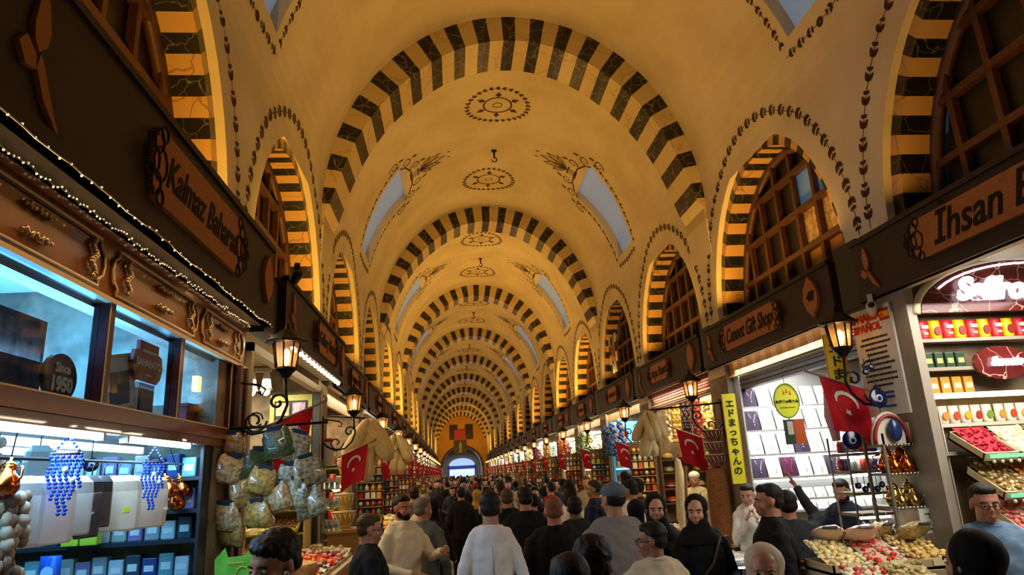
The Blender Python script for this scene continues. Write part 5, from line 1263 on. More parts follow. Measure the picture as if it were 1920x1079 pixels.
# ================================================================== LEFT SHOP 2
o = empty('glazed_shop_door', (XL-.02, 5.5, 0), 0, 'tall cream framed glass front of the second left shop', 'shop door')
MB().box(-.03, .05, 0, .06, 0, 3.05).build('frame_post', [alu], o); MB().box(-.03, .05, 2.96, 3.02, 0, 3.05).build('frame_post', [alu], o); MB().box(-.03, .05, 2.86, 2.93, 0, 3.0).build('steel_channel', [C('3a3c3c', .35, metal=.5)], o)
MB().box(-.03, .05, 0, 3.02, 2.98, 3.05).build('head_rail', [alu], o)
o = empty('food_picture_board', (XL-.28, 8.36, 2.22), 0, 'yellow green framed board of food photographs behind the first flag', 'picture')
MB().box(-.27, .22, 0, .03, 0, .74).build('frame', [C('b8b45a', .5)], o); MB().box(-.22, .17, -.005, 0, .07, .67).build('black_panel', [C('14100e', .5)], o)
for i in range(3):
    for j in range(2):
        MB().rbox(-.12+.19*j, -.01, .17+.2*i, .15, .01, .15, 0).build('food_photo', [mat('food_%d%d' % (i, j), ['d05a30', 'c03a8a', 'e0a040', 'b8402a', 'd88a50', '8a4ab0'][i*2+j], .4, noise=(30, 'f0d8c8', .8))], o)
shelves('turkish_delight_shelves', 'yellow trimmed shelves of nuts and sweets under the food board', XL-1.6, XL-.05, 8.0, [1.15, 1.42, 1.66, 1.86, 2.06], .35, 'c8b45a', .02, True, 2.2)
for zi, z in enumerate((1.15, 1.42, 1.66, 1.86)):
    for i in range(5):
        c, c2, nm = [('8a2a20', 'c06050', 'red dates'), ('c87a28', 'e0a850', 'orange apricots'), ('7a5030', 'a87a50', 'brown hazelnuts'), ('d8c080', 'e8dca8', 'pale nuts'), ('a02038', 'd84a50', 'crimson sweets')][(i+zi*2) % 5]
        t = tray(c, .28, .28, .022, 40, c2=c2, rim='c8c020'); t.location = (XL-.22-.3*i, 7.95, z+.04); t.rotation_euler = (.35, 0, 0); t['label'] = 'tray of %s, %s column from the aisle on the %s yellow shelf' % (nm, ['first', 'second', 'third', 'fourth', 'fifth'][i], ['lowest', 'second', 'third', 'top'][zi])
o = empty('red_white_gift_box', (XL-.3, 8.1, 2.07), .2, 'red and white pack above the flag in the second left shop', 'box')
MB().box(-.14, .14, -.06, .06, 0, .1).build('white_side', [C('d8d0c8', .5)], o); MB().box(-.142, .142, -.062, .062, .1, .15).build('red_lid', [C('b8282a', .5)], o)
def tray_counter(x0, x1, y0, y1, h, lab, lst, body='c86a18'):
    o = empty('street_counter', ((x0+x1)/2, (y0+y1)/2, 0), 0, lab, 'counter'); a, c = (x1-x0)/2, (y1-y0)/2
    MB().box(-a, a, -c, c, 0, h-.04).build('body', [C(body, .5)], o); MB().box(-a-.02, a+.02, -c-.02, c+.02, h-.04, h).build('counter_top', [C('b89a70', .4)], o)
    n = len(lst); st = (y1-y0)/n
    for i, (c1, c2, nm) in enumerate(lst):
        t = tray(c1, min(.5, (x1-x0)*.95), st*.92, .03, 55, c2=c2, hh=.08); t.location = ((x0+x1)/2, y0+st*(i+.5), h); t.rotation_euler = (0, (.12 if x0 < 0 else -.12), 0); t['label'] = nm
tray_counter(-1.72, -1.12, 6.0, 8.3, 1.12, 'orange fronted counter of trays beside the man in black', [('e0702a', 'e8a050', 'tray of bright orange slices at the near end of the left counter'), ('d8d0c8', '6a5048', 'tray of white and brown packets second on the left counter'), ('c03828', 'e08a40', 'tray of red and orange sweets in the middle of the left counter'), ('8a3a30', 'c8a090', 'tray of dark red fruit fourth on the left counter'), ('d8c8a0', 'b89868', 'tray of cream nuts at the far end of the left counter')])
thing1(MB().lathe([(0, 0), (.16, 0), (.2, .05), (.21, .16), (.19, .16), (.0, .14)], 16), 'nut_basket', [mat('orange_nut_heap', 'b87a30', .6, noise=(25, 'e8b878', .9), bump=.9)], (-1.28, 5.75, 1.18), 0, 'basket of orange and brown nuts behind the man looking down', 'basket')
o = empty('stool_table', (-1.3, 5.75, 0), 0, 'small table carrying the nut basket', 'table'); MB().box(-.22, .22, -.2, .2, 1.13, 1.17).build('table_top', [wood_br], o)
for sx in (-.18, .18):
    for sy in (-.16, .16): MB().box(sx-.02, sx+.02, sy-.02, sy+.02, 0, 1.13).build('leg', [wood_br], o)
# lit fixtures
o = empty('spot_lamps', (XL-.5, 7.4, 2.9), 0, 'cluster of white spot lamps in the second left shop', 'light'); MB().box(-.2, .2, -.02, .02, .2, .24).build('rail', [alu], o)
for i in range(3): MB().lathe([(.03, .2), (.05, .05), (.07, 0), (0, .0)], 10, c=(-.15+.15*i, 0, 0)).build('spot_shade', [C('e8e4dc', .4)], o); MB().ball((-.15+.15*i, -.01, -.01), .045, 0, 8).build('spot_bulb', [white_em], o)
# ================================================================== LEFT SHOP 3: drums and luffas
shelves('gift_shelves', 'crowded gift shelves below the second left flag', XL-1.5, XL-.05, 11.5, [1.05, 1.35, 1.62, 1.9, 2.2], .35, '6a5a4a', .02, True, 2.6)
dk = drum('b08a30')
for i in range(4): 
    place(dk, USED, (XL+.12, 9.75, 1.32+.23*i), 0, ['yellow drum at the bottom of the left drum stack', 'yellow drum second from the bottom of the left drum stack', 'yellow drum third from the bottom of the left drum stack', 'yellow drum on top of the left drum stack'][i], None, (1-.12*i, 1-.12*i, .6))
o = thing1(MB().box(-.2, .2, -.22, .22, 0, 1.3).box(-.22, .22, -.24, .24, 1.27, 1.318), 'pale_crate', [C('a8824c', .6)], (XL+.14, 9.75, 0), 0, 'tall pale wooden crate carrying the yellow drum stack', 'crate')
o = empty('pendant_globe', (XL+.1, 9.2, 1.86), 0, 'bright white globe lamp glowing below the second flag', 'light'); MB().ball((0, 0, 0), .06, 0, 10).build('globe', [white_em], o); MB().tube([(0, 0, .05), (0, 0, .6)], .004, 4).build('cord', [iron], o)
cj = [jar('e8e0dc', .16, .06, 'c02828', 'jar', 'candy_jar'), jar('a02030', .14, .06, 'd8c030', 'jar', 'candy_jar'), jar('3a7a70', .14, .05, 'd8d8d0', 'jar', 'candy_jar')]
for zi, z in enumerate((1.05, 1.35, 1.62, 1.9, 2.2)):
    for j, pr in enumerate(cj):
        run(pr, [(XL-.15-.2*(j+3*i), 11.6, z+.001) for i in range(2)], '%s jar on the %s crowded gift shelf of the third left shop' % (['red lidded white', 'yellow lidded red', 'teal'][j], ['lowest', 'second', 'middle', 'fourth', 'top'][zi]), 'gift jars %d %d' % (zi, j))
cd_ = jar('d8d4d0', .34, .09, 'b82428', 'jar', 'tall_candy_jar'); place(cd_, USED, (XL+.02, 8.95, 2.12), 0, 'tall red and white candy jar at the second left pier')
o = empty('pier_shelf', (XL+.06, 8.95, 0), 0, 'narrow pier shelf of small boxes beside the glass front', 'shelf'); MB().box(-.12, .14, -.16, .16, 0, 1.0).build('cabinet', [C('6a5444', .5)], o)
for z in (1.35, 1.62, 1.85, 2.1): MB().box(-.12, .14, -.16, .16, z-.015, z).build('shelf', [C('c8c030', .5)], o)
MB().box(-.12, -.1, -.16, .16, 1, 2.1).build('back_board', [C('8a8a80', .5)], o)
sb_ = tin('d8d8d8', '50a090', .045, .12, .04, 'box', 'small_box')
for z, nm in ((1.35, 'lowest'), (1.62, 'middle'), (1.85, 'upper')): run(sb_, [(XL-.01+.06*i, 8.86, z) for i in range(3)]+[(XL+.15-.0, 8.98+.07*i, z) for i in range(2)], 'small pale box on the %s ledge of the pier shelf' % nm, 'pier boxes '+nm)
# ================================================================== GENERIC SHOPS FARTHER ALONG
gj = [jar('c83020', .16, .055, 'd8b040'), jar('e0a030', .15, .05, 'a03020'), jar('e8e0d0', .14, .05, '8a5a30'), jar('2a6a8a', .15, .05, 'd8d8d8'), jar('7a9a30', .14, .05, 'd8c890'), jar('8a4a28', .17, .055, 'c8a878')]
gn = ['red', 'amber', 'cream', 'blue', 'green', 'brown']
shade = ['b8a888', 'a89878', 'c8bca0', '9ab0b8']
def far_shop(s, k, blue=False):
    y1 = SHOPC(k)+1.42; xa = XC+s*(HW+.03); xb = XC+s*(HW+1.6); x0, x1 = min(xa, xb), max(xa, xb)
    near = k < 7
    zs = [1.0, 1.3, 1.6, 1.9, 2.25]
    o = shelves('goods_shelves', ('lit shelves of jars at the far end of the %s %s shop' % (ordw[k], STY[s])) if near else 'lit goods shelves in a distant %s shop' % STY[s], x0, x1, y1-.4, zs, .3, shade[(k+(s > 0)) % 4] if not blue else '8ac0d8', .02, True, 2.9, warm_strip if not blue else mat('cyan_strip', 'b0f0ff', .5, emit=5, ecol='a0e8ff'))
    if not near: o['group'] = 'distant %s goods shelves' % STY[s]
    if k < 7:
        for zi, z in enumerate(zs):
            j = (k+zi+(s > 0)) % 6
            n = 7
            lb = '%s jar on the %s goods shelf of the %s %s shop' % (gn[j], ['lowest', 'second', 'middle', 'fourth', 'top'][zi], ordw[k] if k < 7 else ['eighth', 'ninth'][k-7], STY[s])
            run(gj[j], [(xa+s*(.1+.19*i), y1-.3, z+.001) for i in range(n)], lb, 'jars %d %d %s' % (k, zi, STY[s]))
    else:
        b = MB(); R = random.Random(k*7+s)
        for z in zs:
            for i in range(9): 
                b.rbox(xa+s*(.08+.165*i), y1-.3, z+.08, .1, .1, R.uniform(.1, .2), R.randrange(6))
        q = b.build('shelf_goods', [C(c, .5) for c in ('c83020', 'e0a030', 'e8e0d0', '2a6a8a', '7a9a30', '8a4a28')]); tag(q, 'blur of packed goods on distant %s shelves' % STY[s], 'goods', 'distant shelf goods '+STY[s], 'stuff')
    # counter with heaped goods at the front
    w_ = .55
    cx0 = XC+s*(HW+.1) if s < 0 else XC+s*(HW-w_); cx0 = min(XC+s*(HW+.05), XC+s*(HW-w_))
    y0c = SHOPC(k)-1.4
    o = empty('street_counter', (cx0+w_/2, SHOPC(k), 0), 0, ('counter of heaped goods before the %s %s shop' % (ordw[k], STY[s])) if near else 'distant counter on the %s' % STY[s], 'counter', None if near else 'distant counters '+STY[s])
    MB().box(-w_/2, w_/2, -1.35, 1.35, 0, .95).build('body', [C(['8a5a30', 'a87a40', '6a4a34'][k % 3], .5)], o); MB().box(-w_/2-.02, w_/2+.02, -1.37, 1.37, .95, .98).build('counter_top', [C('c8b088', .4)], o)
    R = random.Random(k*3+s)
    if k < 7:
        for i in range(4):
            c, c2, nm = R.choice([('b83020', 'd87050', 'red'), ('d89030', 'e8c070', 'golden'), ('7a8a40', 'a0a860', 'green'), ('d8cca8', 'b89a70', 'cream'), ('8a3048', 'c06a80', 'purple')])
            t = tray(c, w_*.9, .6, .045, 26, c2=c2, hh=.16); t.location = (cx0+w_/2, SHOPC(k)-1.0+.66*i, .982); t['label'] = '%s tray, %s on the counter of the %s %s shop' % (nm, ['nearest', 'second', 'third', 'farthest'][i], ordw[k], STY[s])
    else:
        b = MB()
        for i in range(46): b.ball((cx0+w_*R.uniform(.1, .9), SHOPC(k)+R.uniform(-1.3, 1.3), .99+R.uniform(0, .12)), .05, R.randrange(4), 5)
        q = b.build('counter_goods', [C(c, .5) for c in ('b83020', 'd89030', 'd8cca8', '7a8a40')]); tag(q, 'heaped goods on a distant %s counter' % STY[s], 'goods', 'distant counter goods '+STY[s], 'stuff')
    # glass door post and hanging lamps
    thing1(MB().box(-.04, .04, -.04, .04, 0, 3.1), 'door_post', [alu if k % 2 else steel], (XC+s*(HW+.04), SHOPC(k)+1.45, 0), 0, ('pale door post at the far edge of the %s %s shop' % (ordw[k], STY[s])) if near else 'pale door post of a distant %s shop' % STY[s], 'post', None if near else 'distant door posts '+STY[s])
    col = bulbs[(k*2+(s > 0)) % 3]
    for i in range(5):
        o = empty('pendant_lamp', (XC+s*(HW+[.1, .35, .15, .5, .25][i]), SHOPC(k)-1.2+.6*i, 2.5+.16*((i*2+k) % 4)), 0, 'glowing pendant globe in the %s %s shop' % (ordw[k], STY[s]) if near else 'tiny glowing globe in a distant %s shop' % STY[s], 'light', ('pendants %d %s' % (k, STY[s])) if near else 'distant pendants '+STY[s])
        if near: MB().ball((0, 0, 0), .055, 0, 8).build('globe', [col], o); MB().tube([(0, 0, .05), (0, 0, 3.33-o.location.z)], .004, 4).build('cord', [iron], o)
        else:
            q = bpy.data.objects.new('globe', globe_me[(k+i) % 3]); COL.objects.link(q); q.parent = o
            q = bpy.data.objects.new('cord', cord_me); COL.objects.link(q); q.parent = o; q.scale = (1, 1, 3.335-o.location.z)
    # hanging coloured goods
    if k < 9:
        for i in range(7):
            j = (i*2+k) % 6
            q = inst('hanging_bundle', bund[j], (XC+s*(HW-.06+.1*(i % 3)), SHOPC(k)-.1+.22*i, 2.9-.05*(i % 3)), None); tag(q, '%s bundle hanging in the doorway of the %s %s shop' % (['golden', 'dark red', 'pale', 'blue', 'green', 'orange'][j], ordw[k] if k < 7 else ['eighth', 'ninth'][k-7], STY[s]), 'bundle', 'bundles %d %d %s' % (k, j, STY[s]))
bulbs = [mat('white_globe', 'fff4e0', .5, emit=30, ecol='fff0d4'), mat('amber_globe', 'ffd890', .5, emit=25, ecol='ffd48c'), mat('cool_globe', 'e8f4ff', .5, emit=25, ecol='e0f0ff')]
globe_me = [MB().ball((0, 0, 0), .07, 0, 8).mesh('globe', [m]) for m in bulbs]; cord_me = MB().tube([(0, 0, .0), (0, 0, 1)], .006, 4).mesh('cord', [iron])
bund = []
for c in ('c89a48', '7a2420', 'd8c8a8', '24508a', '4a6a30', 'c86a24'):
    b = MB(); R = random.Random(c); b.tube([(0, 0, 0), (0, 0, -.1)], .004, 4)
    for i in range(22): b.ball((R.uniform(-.05, .05), R.uniform(-.05, .05), -.1-i*.03), .045*R.uniform(.7, 1), 0, 6)
    bund.append(b.mesh('hanging_bundle', [C(c, .5)]))
for k in range(3, 18):
    for s in (-1, 1): far_shop(s, k, (s, k) == (1, 3))
# boards of small goods hung on the piers, facing the camera
pb_me = []
for v in range(4):
    R = random.Random(40+v); b = MB(); pal = [('c03028', 'e0a030', 'e8e0d0', '3060a0', '6a9a40', 'a87040'), ('e8d8b0', 'd86a28', '8a2838', 'c8c8c8', '407a80', 'f0c040'), ('b02838', 'e8e0d8', 'c89040', '28408a', '7a3a58', 'd8b890'), ('d8a040', 'a83020', '58803a', 'e8e4dc', '8a5a34', '3a70a8')][v]
    for r in range(9):
        for c in range(4):
            x, z = -.15+.1*c+R.uniform(-.01, .01), .1+.13*r; m = R.randrange(6)
            if (r+v) % 3 == 0: b.ball((x, -.05, z), .038, m, 7)
            elif (r+v) % 3 == 1: b.rbox(x, -.045, z, .075, .05, .1, m)
            else: b.lathe([(.0, -.05), (.03, -.045), (.036, 0), (.012, .04), (.012, .055), (0, .055)], 8, m, c=(x, -.045, z))
    pb_me.append((b.mesh('hung_goods', [C(c, .4) for c in pal])))
pb_b = MB().box(-.21, .21, 0, .03, 0, 1.28).mesh('backboard', [C('6a5038', .6)]); pb_s = MB()
for r in range(9): pb_s.box(-.2, .2, -.09, 0, .04+.13*r, .05+.13*r)
pb_sm = pb_s.mesh('shelf_ledges', [C('a89878', .5)])
for k in range(1, 17):
    for s in (-1, 1):
        if (s, k) in ((1, 1), (-1, 1)): continue
        far = k > 5
        o = empty('pier_goods_board', (XC+s*(HW-.20), SHOPC(k)+1.56, 1.05), 0, ('board of small colourful goods on the %s pier of the %s side' % (ordw[k], STY[s])) if not far else 'distant goods board on the %s piers' % STY[s], 'display board', None if not far else 'distant goods boards '+STY[s])
        MB().box(-.19, -.16, 0, .03, -1.05, 0).box(.16, .19, 0, .03, -1.05, 0).build('stand', [C('6a5038', .6)], o)
        for nm, me in (('backboard', pb_b), ('shelf_ledges', pb_sm), ('hung_goods', pb_me[(k*2+(s > 0)) % 4])):
            q = bpy.data.objects.new(nm, me); COL.objects.link(q); q.parent = o
            if nm == 'hung_goods': q['kind'] = 'stuff'
shelves('lamp_shelves', 'lit shelves at the end of the third left shop', XL-1.6, XL-1.52, 12.0, [1.0], .1, '6a5a4a') if False else None
for k, s, c in ((2, 1, 'c89a60'), (3, 1, 'c8a878'), (4, 1, 'd8cca8'), (2, -1, 'd8cca8'), (5, 1, 'd0c8b0')):
    o = empty('striped_valance', W(s, SHOPC(k), .05, 2.93), RZ(s), 'pale ribbed valance lit from above on the %s %s shop' % (ordw[k], STY[s]), 'valance')
    b = MB()
    for i in range(29): b.box(-1.45+i*.1, -1.45+i*.1+.09, 0, .02, 0, .2, i % 2)
    b.build('ribs', [C(c, .5), C('a8845a', .5)], o); MB().box(-1.46, 1.46, -.01, .03, -.02, 0).build('edge_strip', [C('c8b088', .4)], o)
# black and white club pennant in the fourth right arch
o = empty('striped_pennant', (XC+HW-.05, 14.1, 3.85), -PI/2, 'black and white checked pennant with a red crest hanging in the dark fourth right arch', 'flag')
b = MB()
for i in range(5):
    for j in range(4): b.box(-.35+.14*i, -.21+.14*i, .02*math.sin(i), .02*math.sin(i)+.01, .2*j, .2*j+.2, (i+j) % 2)
b.build('cloth', [C('101012', .6), C('b8b4ac', .6)], o); MB().prism([(-.06, .35), (0, .25), (.06, .35), (.06, .55), (-.06, .55)], -.03, -.005).build('crest', [C('a02020', .5)], o)
# ================================================================== PEOPLE
_folds = bpy.data.textures.new('folds', 'CLOUDS'); _folds.noise_scale = .09; _folds.noise_depth = 2
_curls = bpy.data.textures.new('curls', 'CLOUDS'); _curls.noise_scale = .025
def skinned(mb, name, material, parent, voxel, smooth=4, fold=0., tex=None):
    """fuse overlapping closed pieces into one continuous surface"""
    me = mb.mesh(name, material); o = bpy.data.objects.new(name, me); COL.objects.link(o)
    r = o.modifiers.new('r', 'REMESH'); r.mode = 'VOXEL'; r.voxel_size = voxel; r.use_smooth_shade = True
    s = o.modifiers.new('s', 'SMOOTH'); s.factor = .5; s.iterations = smooth
    if fold:
        d = o.modifiers.new('d', 'DISPLACE'); d.texture = tex or _folds; d.strength = fold; d.mid_level = .5; d.texture_coords = 'LOCAL'
    dg = bpy.context.evaluated_depsgraph_get(); new = bpy.data.meshes.new_from_object(o.evaluated_get(dg)); new.name = name
    new.materials.clear(); new.materials.append(material)
    o.modifiers.clear(); o.data = new; bpy.data.meshes.remove(me); o.parent = parent
    return o
def loft(b, secs, n=16, M=None):
    """secs: (cx, cy, z, rx, ry)"""
    vs = [(cx+rx*math.cos(2*PI*j/n), cy+ry*math.sin(2*PI*j/n), z) for cx, cy, z, rx, ry in secs for j in range(n)]; k = len(secs)
    fs = [(i*n+j, i*n+(j+1) % n, (i+1)*n+(j+1) % n, (i+1)*n+j) for i in range(k-1) for j in range(n)]+[tuple(reversed(range(n))), tuple(range((k-1)*n, k*n))]
    return b.add(vs, fs, 0, True, M)
ARM = {'down': ((.245, .04, 1.13), (.255, -.06, .87)), 'back': ((.25, .12, 1.16), (.12, .2, 1.0)), 'front': ((.25, .0, 1.13), (.09, -.25, 1.06)), 'phone': ((.23, -.08, 1.13), (.08, -.3, 1.24)),
       'up': ((.24, -.22, 1.50), (.14, -.3, 1.74)), 'reach': ((.26, -.2, 1.18), (.2, -.46, 1.05)), 'chin': ((.2, -.14, 1.12), (.06, -.19, 1.36)), 'point': ((.24, -.14, 1.17), (.16, -.38, 1.24)), 'chest': ((.23, -.06, 1.12), (.04, -.22, 1.22))}
TOPS = {'jacket': 1.25, 'shirt': 1., 'sweater': 1.2}
def hand(b, w, d, side, up, r=1.):
    """palm, four fingers and a thumb growing from the wrist w along d"""
    d = Vector(d).normalized(); w = Vector(w); up = Vector(up); sd = d.cross(up)
    if sd.length < .1: sd = d.orthogonal()
    sd.normalize(); nm = sd.cross(d).normalized()
    for t in (-.028, -.009, .010, .028): b.tube([w, w+d*.05+sd*t*.8, w+d*.088+sd*t], [.018, .014, .011], 6)
    for i, t in enumerate((-.030, -.010, .010, .029)):
        L = (.062, .075, .08, .068)[i]; p = w+d*.085+sd*t
        b.tube([p, p+d*L*.45+nm*.006, p+d*L*.75-nm*.012+d*0, p+d*L*.95-nm*.03], [.0095, .009, .008, .006], 6)
    p = w+d*.03-sd*.028*side
    b.tube([p, p+d*.03-sd*.025*side-nm*.01, p+d*.06-sd*.032*side-nm*.02], [.013, .011, .008], 6)
PEO = []
def person(label, x, y, rz, h=1.72, top=('jacket', '101012'), bottom='15161a', hair=('short', '0c0908'), skin='b98263', arms=('down', 'down'), head=(0, 0), step=.0, hem=.88, vox=.012, build=1., lean=0., beard=None, extra=(), shoes='1a1614', group=None, z0=0.):
    o = empty('person', (x, y, z0), rz, label, 'person', group); PEO.append((x, y))
    sk = mat('skin_'+skin, skin, .5, noise=(20, 'a05a40', .15))
    K = h/1.75; S = Matrix.Scale(K, 4); L = Matrix.Translation((0, 0, .95)) @ Matrix.Rotation(lean, 4, 'X') @ Matrix.Translation((0, 0, -.95))
    U = S @ L; near = vox < .011; G = build
    H = U @ Matrix.Translation((0, 0, -.018)) @ Matrix.Translation((0, .01, 1.53)) @ Matrix.Rotation(head[0], 4, 'Z') @ Matrix.Rotation(head[1], 4, 'X') @ Matrix.Translation((0, -.01, -1.53))
    legs = []
    for sd in (1, -1):
        st = step*sd
        legs.append([(sd*.085, .01, .93), (sd*.095, -.02-st*.55, .51), (sd*.1, .03-st*.9+(.1 if st < 0 else 0)*0, .10+(.03 if st < 0 else 0))])
    b = MB()
    # torso, neck
    loft(b, [(0, .01, .86, .145*G, .11*G), (0, .0, .95, .165*G, .12*G), (0, 0, 1.08, .14*G, .11*G), (0, -.005, 1.28, .155*G, .115*G), (0, 0, 1.40, .16*G, .095*G), (0, .005, 1.46, .115*G, .07), (0, .01, 1.50, .066, .062)], 14, U)
    loft(b, [(0, .012, 1.42, .07, .066), (0, .012, 1.51, .058, .062), (0, .008, 1.6, .055, .062)], 12, U)
    # head
    b.ball((0, .012, 1.662), (.076, .094, .088), 0, 14, H); b.ball((0, -.022, 1.605), (.061, .066, .075), 0, 12, H); b.ball((0, -.062, 1.552), (.028, .026, .022), 0, 8, H)
    b.ball((0, -.05, 1.655), (.056, .038, .03), 0, 10, H)
    for sd in (-1, 1):
        b.ball((sd*.077, .012, 1.622), (.009, .018, .03), 0, 8, H); b.ball((sd*.038, -.055, 1.600), (.024, .026, .024), 0, 8, H)
    b.tube([H @ Vector((0, -.082, 1.642)), H @ Vector((0, -.101, 1.606)), H @ Vector((0, -.09, 1.594))], [.009*K, .015*K, .012*K], 6)
    b.ball((0, -.086, 1.571), (.022, .010, .006), 0, 8, H); b.ball((0, -.084, 1.561), (.019, .010, .006), 0, 8, H)
    # arms and hands
    AP = []
    for sd, a in ((1, arms[0]), (-1, arms[1])):
        e, w_ = ARM[a] if isinstance(a, str) else a
        sh = U @ Vector((sd*.155*G, 0, 1.405)); e = U @ Vector((sd*e[0]*(.5+.5*G), e[1], e[2])); w_ = U @ Vector((sd*w_[0], w_[1], w_[2])); AP.append((sh, e, w_))
        b.tube([sh, sh.lerp(e, .5), e, e.lerp(w_, .35), w_], [.042*K*G, .04*K*G, .034*K, .035*K, .025*K], 10)
        d = (w_-e).normalized()
        if vox < .018: hand(b, w_, d*(1)+Vector((0, -.1, 0)), sd, Vector((sd, 0, .3)))
        else: b.ball(w_+d*.06, (.035, .035, .05), 0, 6)
    for lg in legs:
        P = [S @ Vector(p) for p in lg]
        b.tube([P[0], P[0].lerp(P[1], .5), P[1], P[1].lerp(P[2], .4), P[2]], [.082*K, .068*K, .05*K, .05*K, .034*K], 10)
        b.tube([P[2], P[2]+Vector((0, .01, -.05)), P[2]+Vector((0, -.13, -.065))], [.035, .04, .028], 8)
    skinned(b, 'body', sk, o, vox, 3)
    # trousers
    b = MB(); loft(b, [(0, .01, .84, .155*G, .12*G), (0, .0, .94, .18*G, .135*G), (0, 0, 1.04, .165*G, .125*G)], 14, S)
    for lg in legs:
        P = [S @ Vector(p) for p in lg]
        b.tube([P[0], P[0].lerp(P[1], .5), P[1], P[1].lerp(P[2], .5), P[2]+Vector((0, 0, .0))], [.098*K*G, .088*K*G, .07*K, .066*K, .06*K], 10)
    skinned(b, 'trousers', C(bottom, .8), o, max(vox, .014), 3, .012 if near else 0)
    for lg in legs:
        q = S @ Vector(lg[2]); b = MB()
        b.ball((q.x, q.y-.06, .045+z0*0+max(0, q.z-.13)), (.045, .125, .045), 0, 10); b.build('shoe', [C(shoes, .5)], o)
    # upper garment
    b = MB(); t = .018*TOPS.get(top[0], 1.)
    secs = [(0, .0, 1.08, .15*G+t, .118*G+t), (0, -.005, 1.28, .155*G+t, .12*G+t), (0, 0, 1.38, .16*G+t, .10*G+t), (0, .006, 1.45, .125*G+t, .078+t), (0, .01, 1.49, .08+t*.5, .066+t*.5), (0, .012, 1.515, .068+t*.3, .066+t*.3)]
    low = [(0, .0, .96, .16*G+t, .128*G+t)]
    z = .96
    if hem < .9: low = [(0, .0, hem, (.18+.12*(.9-hem))*G+t, (.14+.12*(.9-hem))*G+t)]+([(0, 0, .75, .19*G+t, .15*G+t)] if hem < .7 else [])+low
    loft(b, low+secs, 18, U if hem > .6 else S @ (Matrix.Identity(4) if lean == 0 else L))
    sl = .0 if top[0] != 'tshirt' else 1.
    for sh, e, w_ in AP:
        rr = [.058*K*G, .058*K*G, .052*K*G, .046*K, .038*K]; nk = U @ Vector((sh.x*.25/K, .01, 1.47)); b.tube([nk, nk.lerp(sh, .6)+Vector((0, 0, .012)), sh+(e-sh)*.15], [.05*K, .056*K, .058*K*G], 10)
        if top[0] == 'rolled': b.tube([sh, sh.lerp(e, .5), e, e.lerp(w_, .25)], rr[:4], 10)
        else: b.tube([sh, sh.lerp(e, .5), e, e.lerp(w_, .5), w_], rr, 10)
    cm = mat('cloth_'+top[1], top[1], .85, noise=(7, '000000' if False else top[1], .0))
    skinned(b, {'jacket': 'jacket', 'shirt': 'shirt', 'sweater': 'sweater', 'rolled': 'shirt', 'robe': 'robe', 'coat': 'coat'}.get(top[0], 'shirt'), cm, o, max(vox, .012), 9, .03 if vox < .02 else 0)
    if 'collar' in extra: 
        b = MB(); b.tube([U @ Vector((.068*math.cos(a*PI/6), .008+.066*math.sin(a*PI/6), 1.49+.008*math.sin(a*PI/6))) for a in range(12)], .014, 6, closed=True); b.build('collar', [cm], o)
    if 'slit' in extra:
        MB().prism([(-.004, hem), (.03, hem), (.006, hem+.22)], .205*G, .212*G, 0, S).build('back_slit', [C('14161a', .8)], o)
    if 'seam' in extra: 
        MB().tube([U @ Vector((0, .128*G+t+.004, 1.38)), U @ Vector((0, .118*G+t+.006, 1.1)), U @ Vector((0, .14*G+t+.004, .95))], .004, 4).build('back_seam', [C('8a8680', .9)], o)
    # face details
    if vox < .02:
        b = MB()
        for sd in (-1, 1): b.ball((sd*.03, -.0755, 1.633), (.0125, .0085, .0065), 0, 8, H); b.ball((sd*.03, -.0828, 1.633), (.0062, .0026, .006), 1, 6, H)
        b.build('eyes', [C('b0a69c', .4), C('140c08', .3)], o)
        b = MB()
        for sd in (-1, 1): b.tube([H @ Vector((sd*.014, -.087, 1.650)), H @ Vector((sd*.032, -.086, 1.655)), H @ Vector((sd*.05, -.074, 1.648))], .0035, 5)
        b.build('eyebrows', [C(hair[1] if hair[0] != 'bald' else '3a2a20', .8)], o)
        b = MB(); b.tube([H @ Vector((q*.022, -.0955+abs(q)*.008, 1.566)) for q in (-1, -.5, 0, .5, 1)], .0028, 4); b.build('mouth', [C('6a2c24', .6)], o)
    st, hc = hair; hm = mat('hair_'+hc, hc, .6, noise=(70, '2a1e18', .3), bump=.4)
    if st in ('short', 'curly', 'long', 'bald', 'ponytail'):
        b = MB(); g = {'curly': .009, 'bald': -.002}.get(st, .003)
        if st:
            b.ball((0, .024, 1.679), (.077+g, .088+g, .077+g), 0, 14, H); b.ball((0, .05, 1.63), (.072+g, .056+g, .06), 0, 12, H)
            if st != 'bald': b.ball((0, -.028, 1.716), (.064, .05, .036), 0, 12, H)
            if st == 'curly': b.ball((.01, -.055, 1.71), (.055, .035, .028), 0, 8, H)
        if st == 'long': b.ball((0, .07, 1.5), (.095, .055, .17), 0, 12, U); b.ball((.065, .01, 1.58), (.03, .05, .1), 0, 8, H); b.ball((-.065, .01, 1.58), (.03, .05, .1), 0, 8, H)
        if st == 'ponytail': b.ball((0, .12, 1.62), (.03, .03, .09), 0, 8, H)
        skinned(b, 'hair', hm, o, max(vox*.8, .007), 2, .014 if st == 'curly' else (.006 if near else .004), _curls)
    elif st == 'hijab':
        b = MB(); b.ball((0, .034, 1.67), (.094, .103, .1), 0, 16, H); b.ball((0, .02, 1.6), (.086, .09, .09), 0, 14, H); b.ball((0, -.022, 1.515), (.076, .078, .05), 0, 12, H)
        loft(b, [(0, 0, 1.37, .2, .13), (0, .0, 1.43, .165, .12), (0, 0, 1.49, .10, .1), (0, 0, 1.55, .075, .085)], 16, U)
        skinned(b, 'headscarf', C(hc, .85), o, max(vox, .011), 4, .012)
    elif st in ('cap', 'whitecap', 'beanie'):
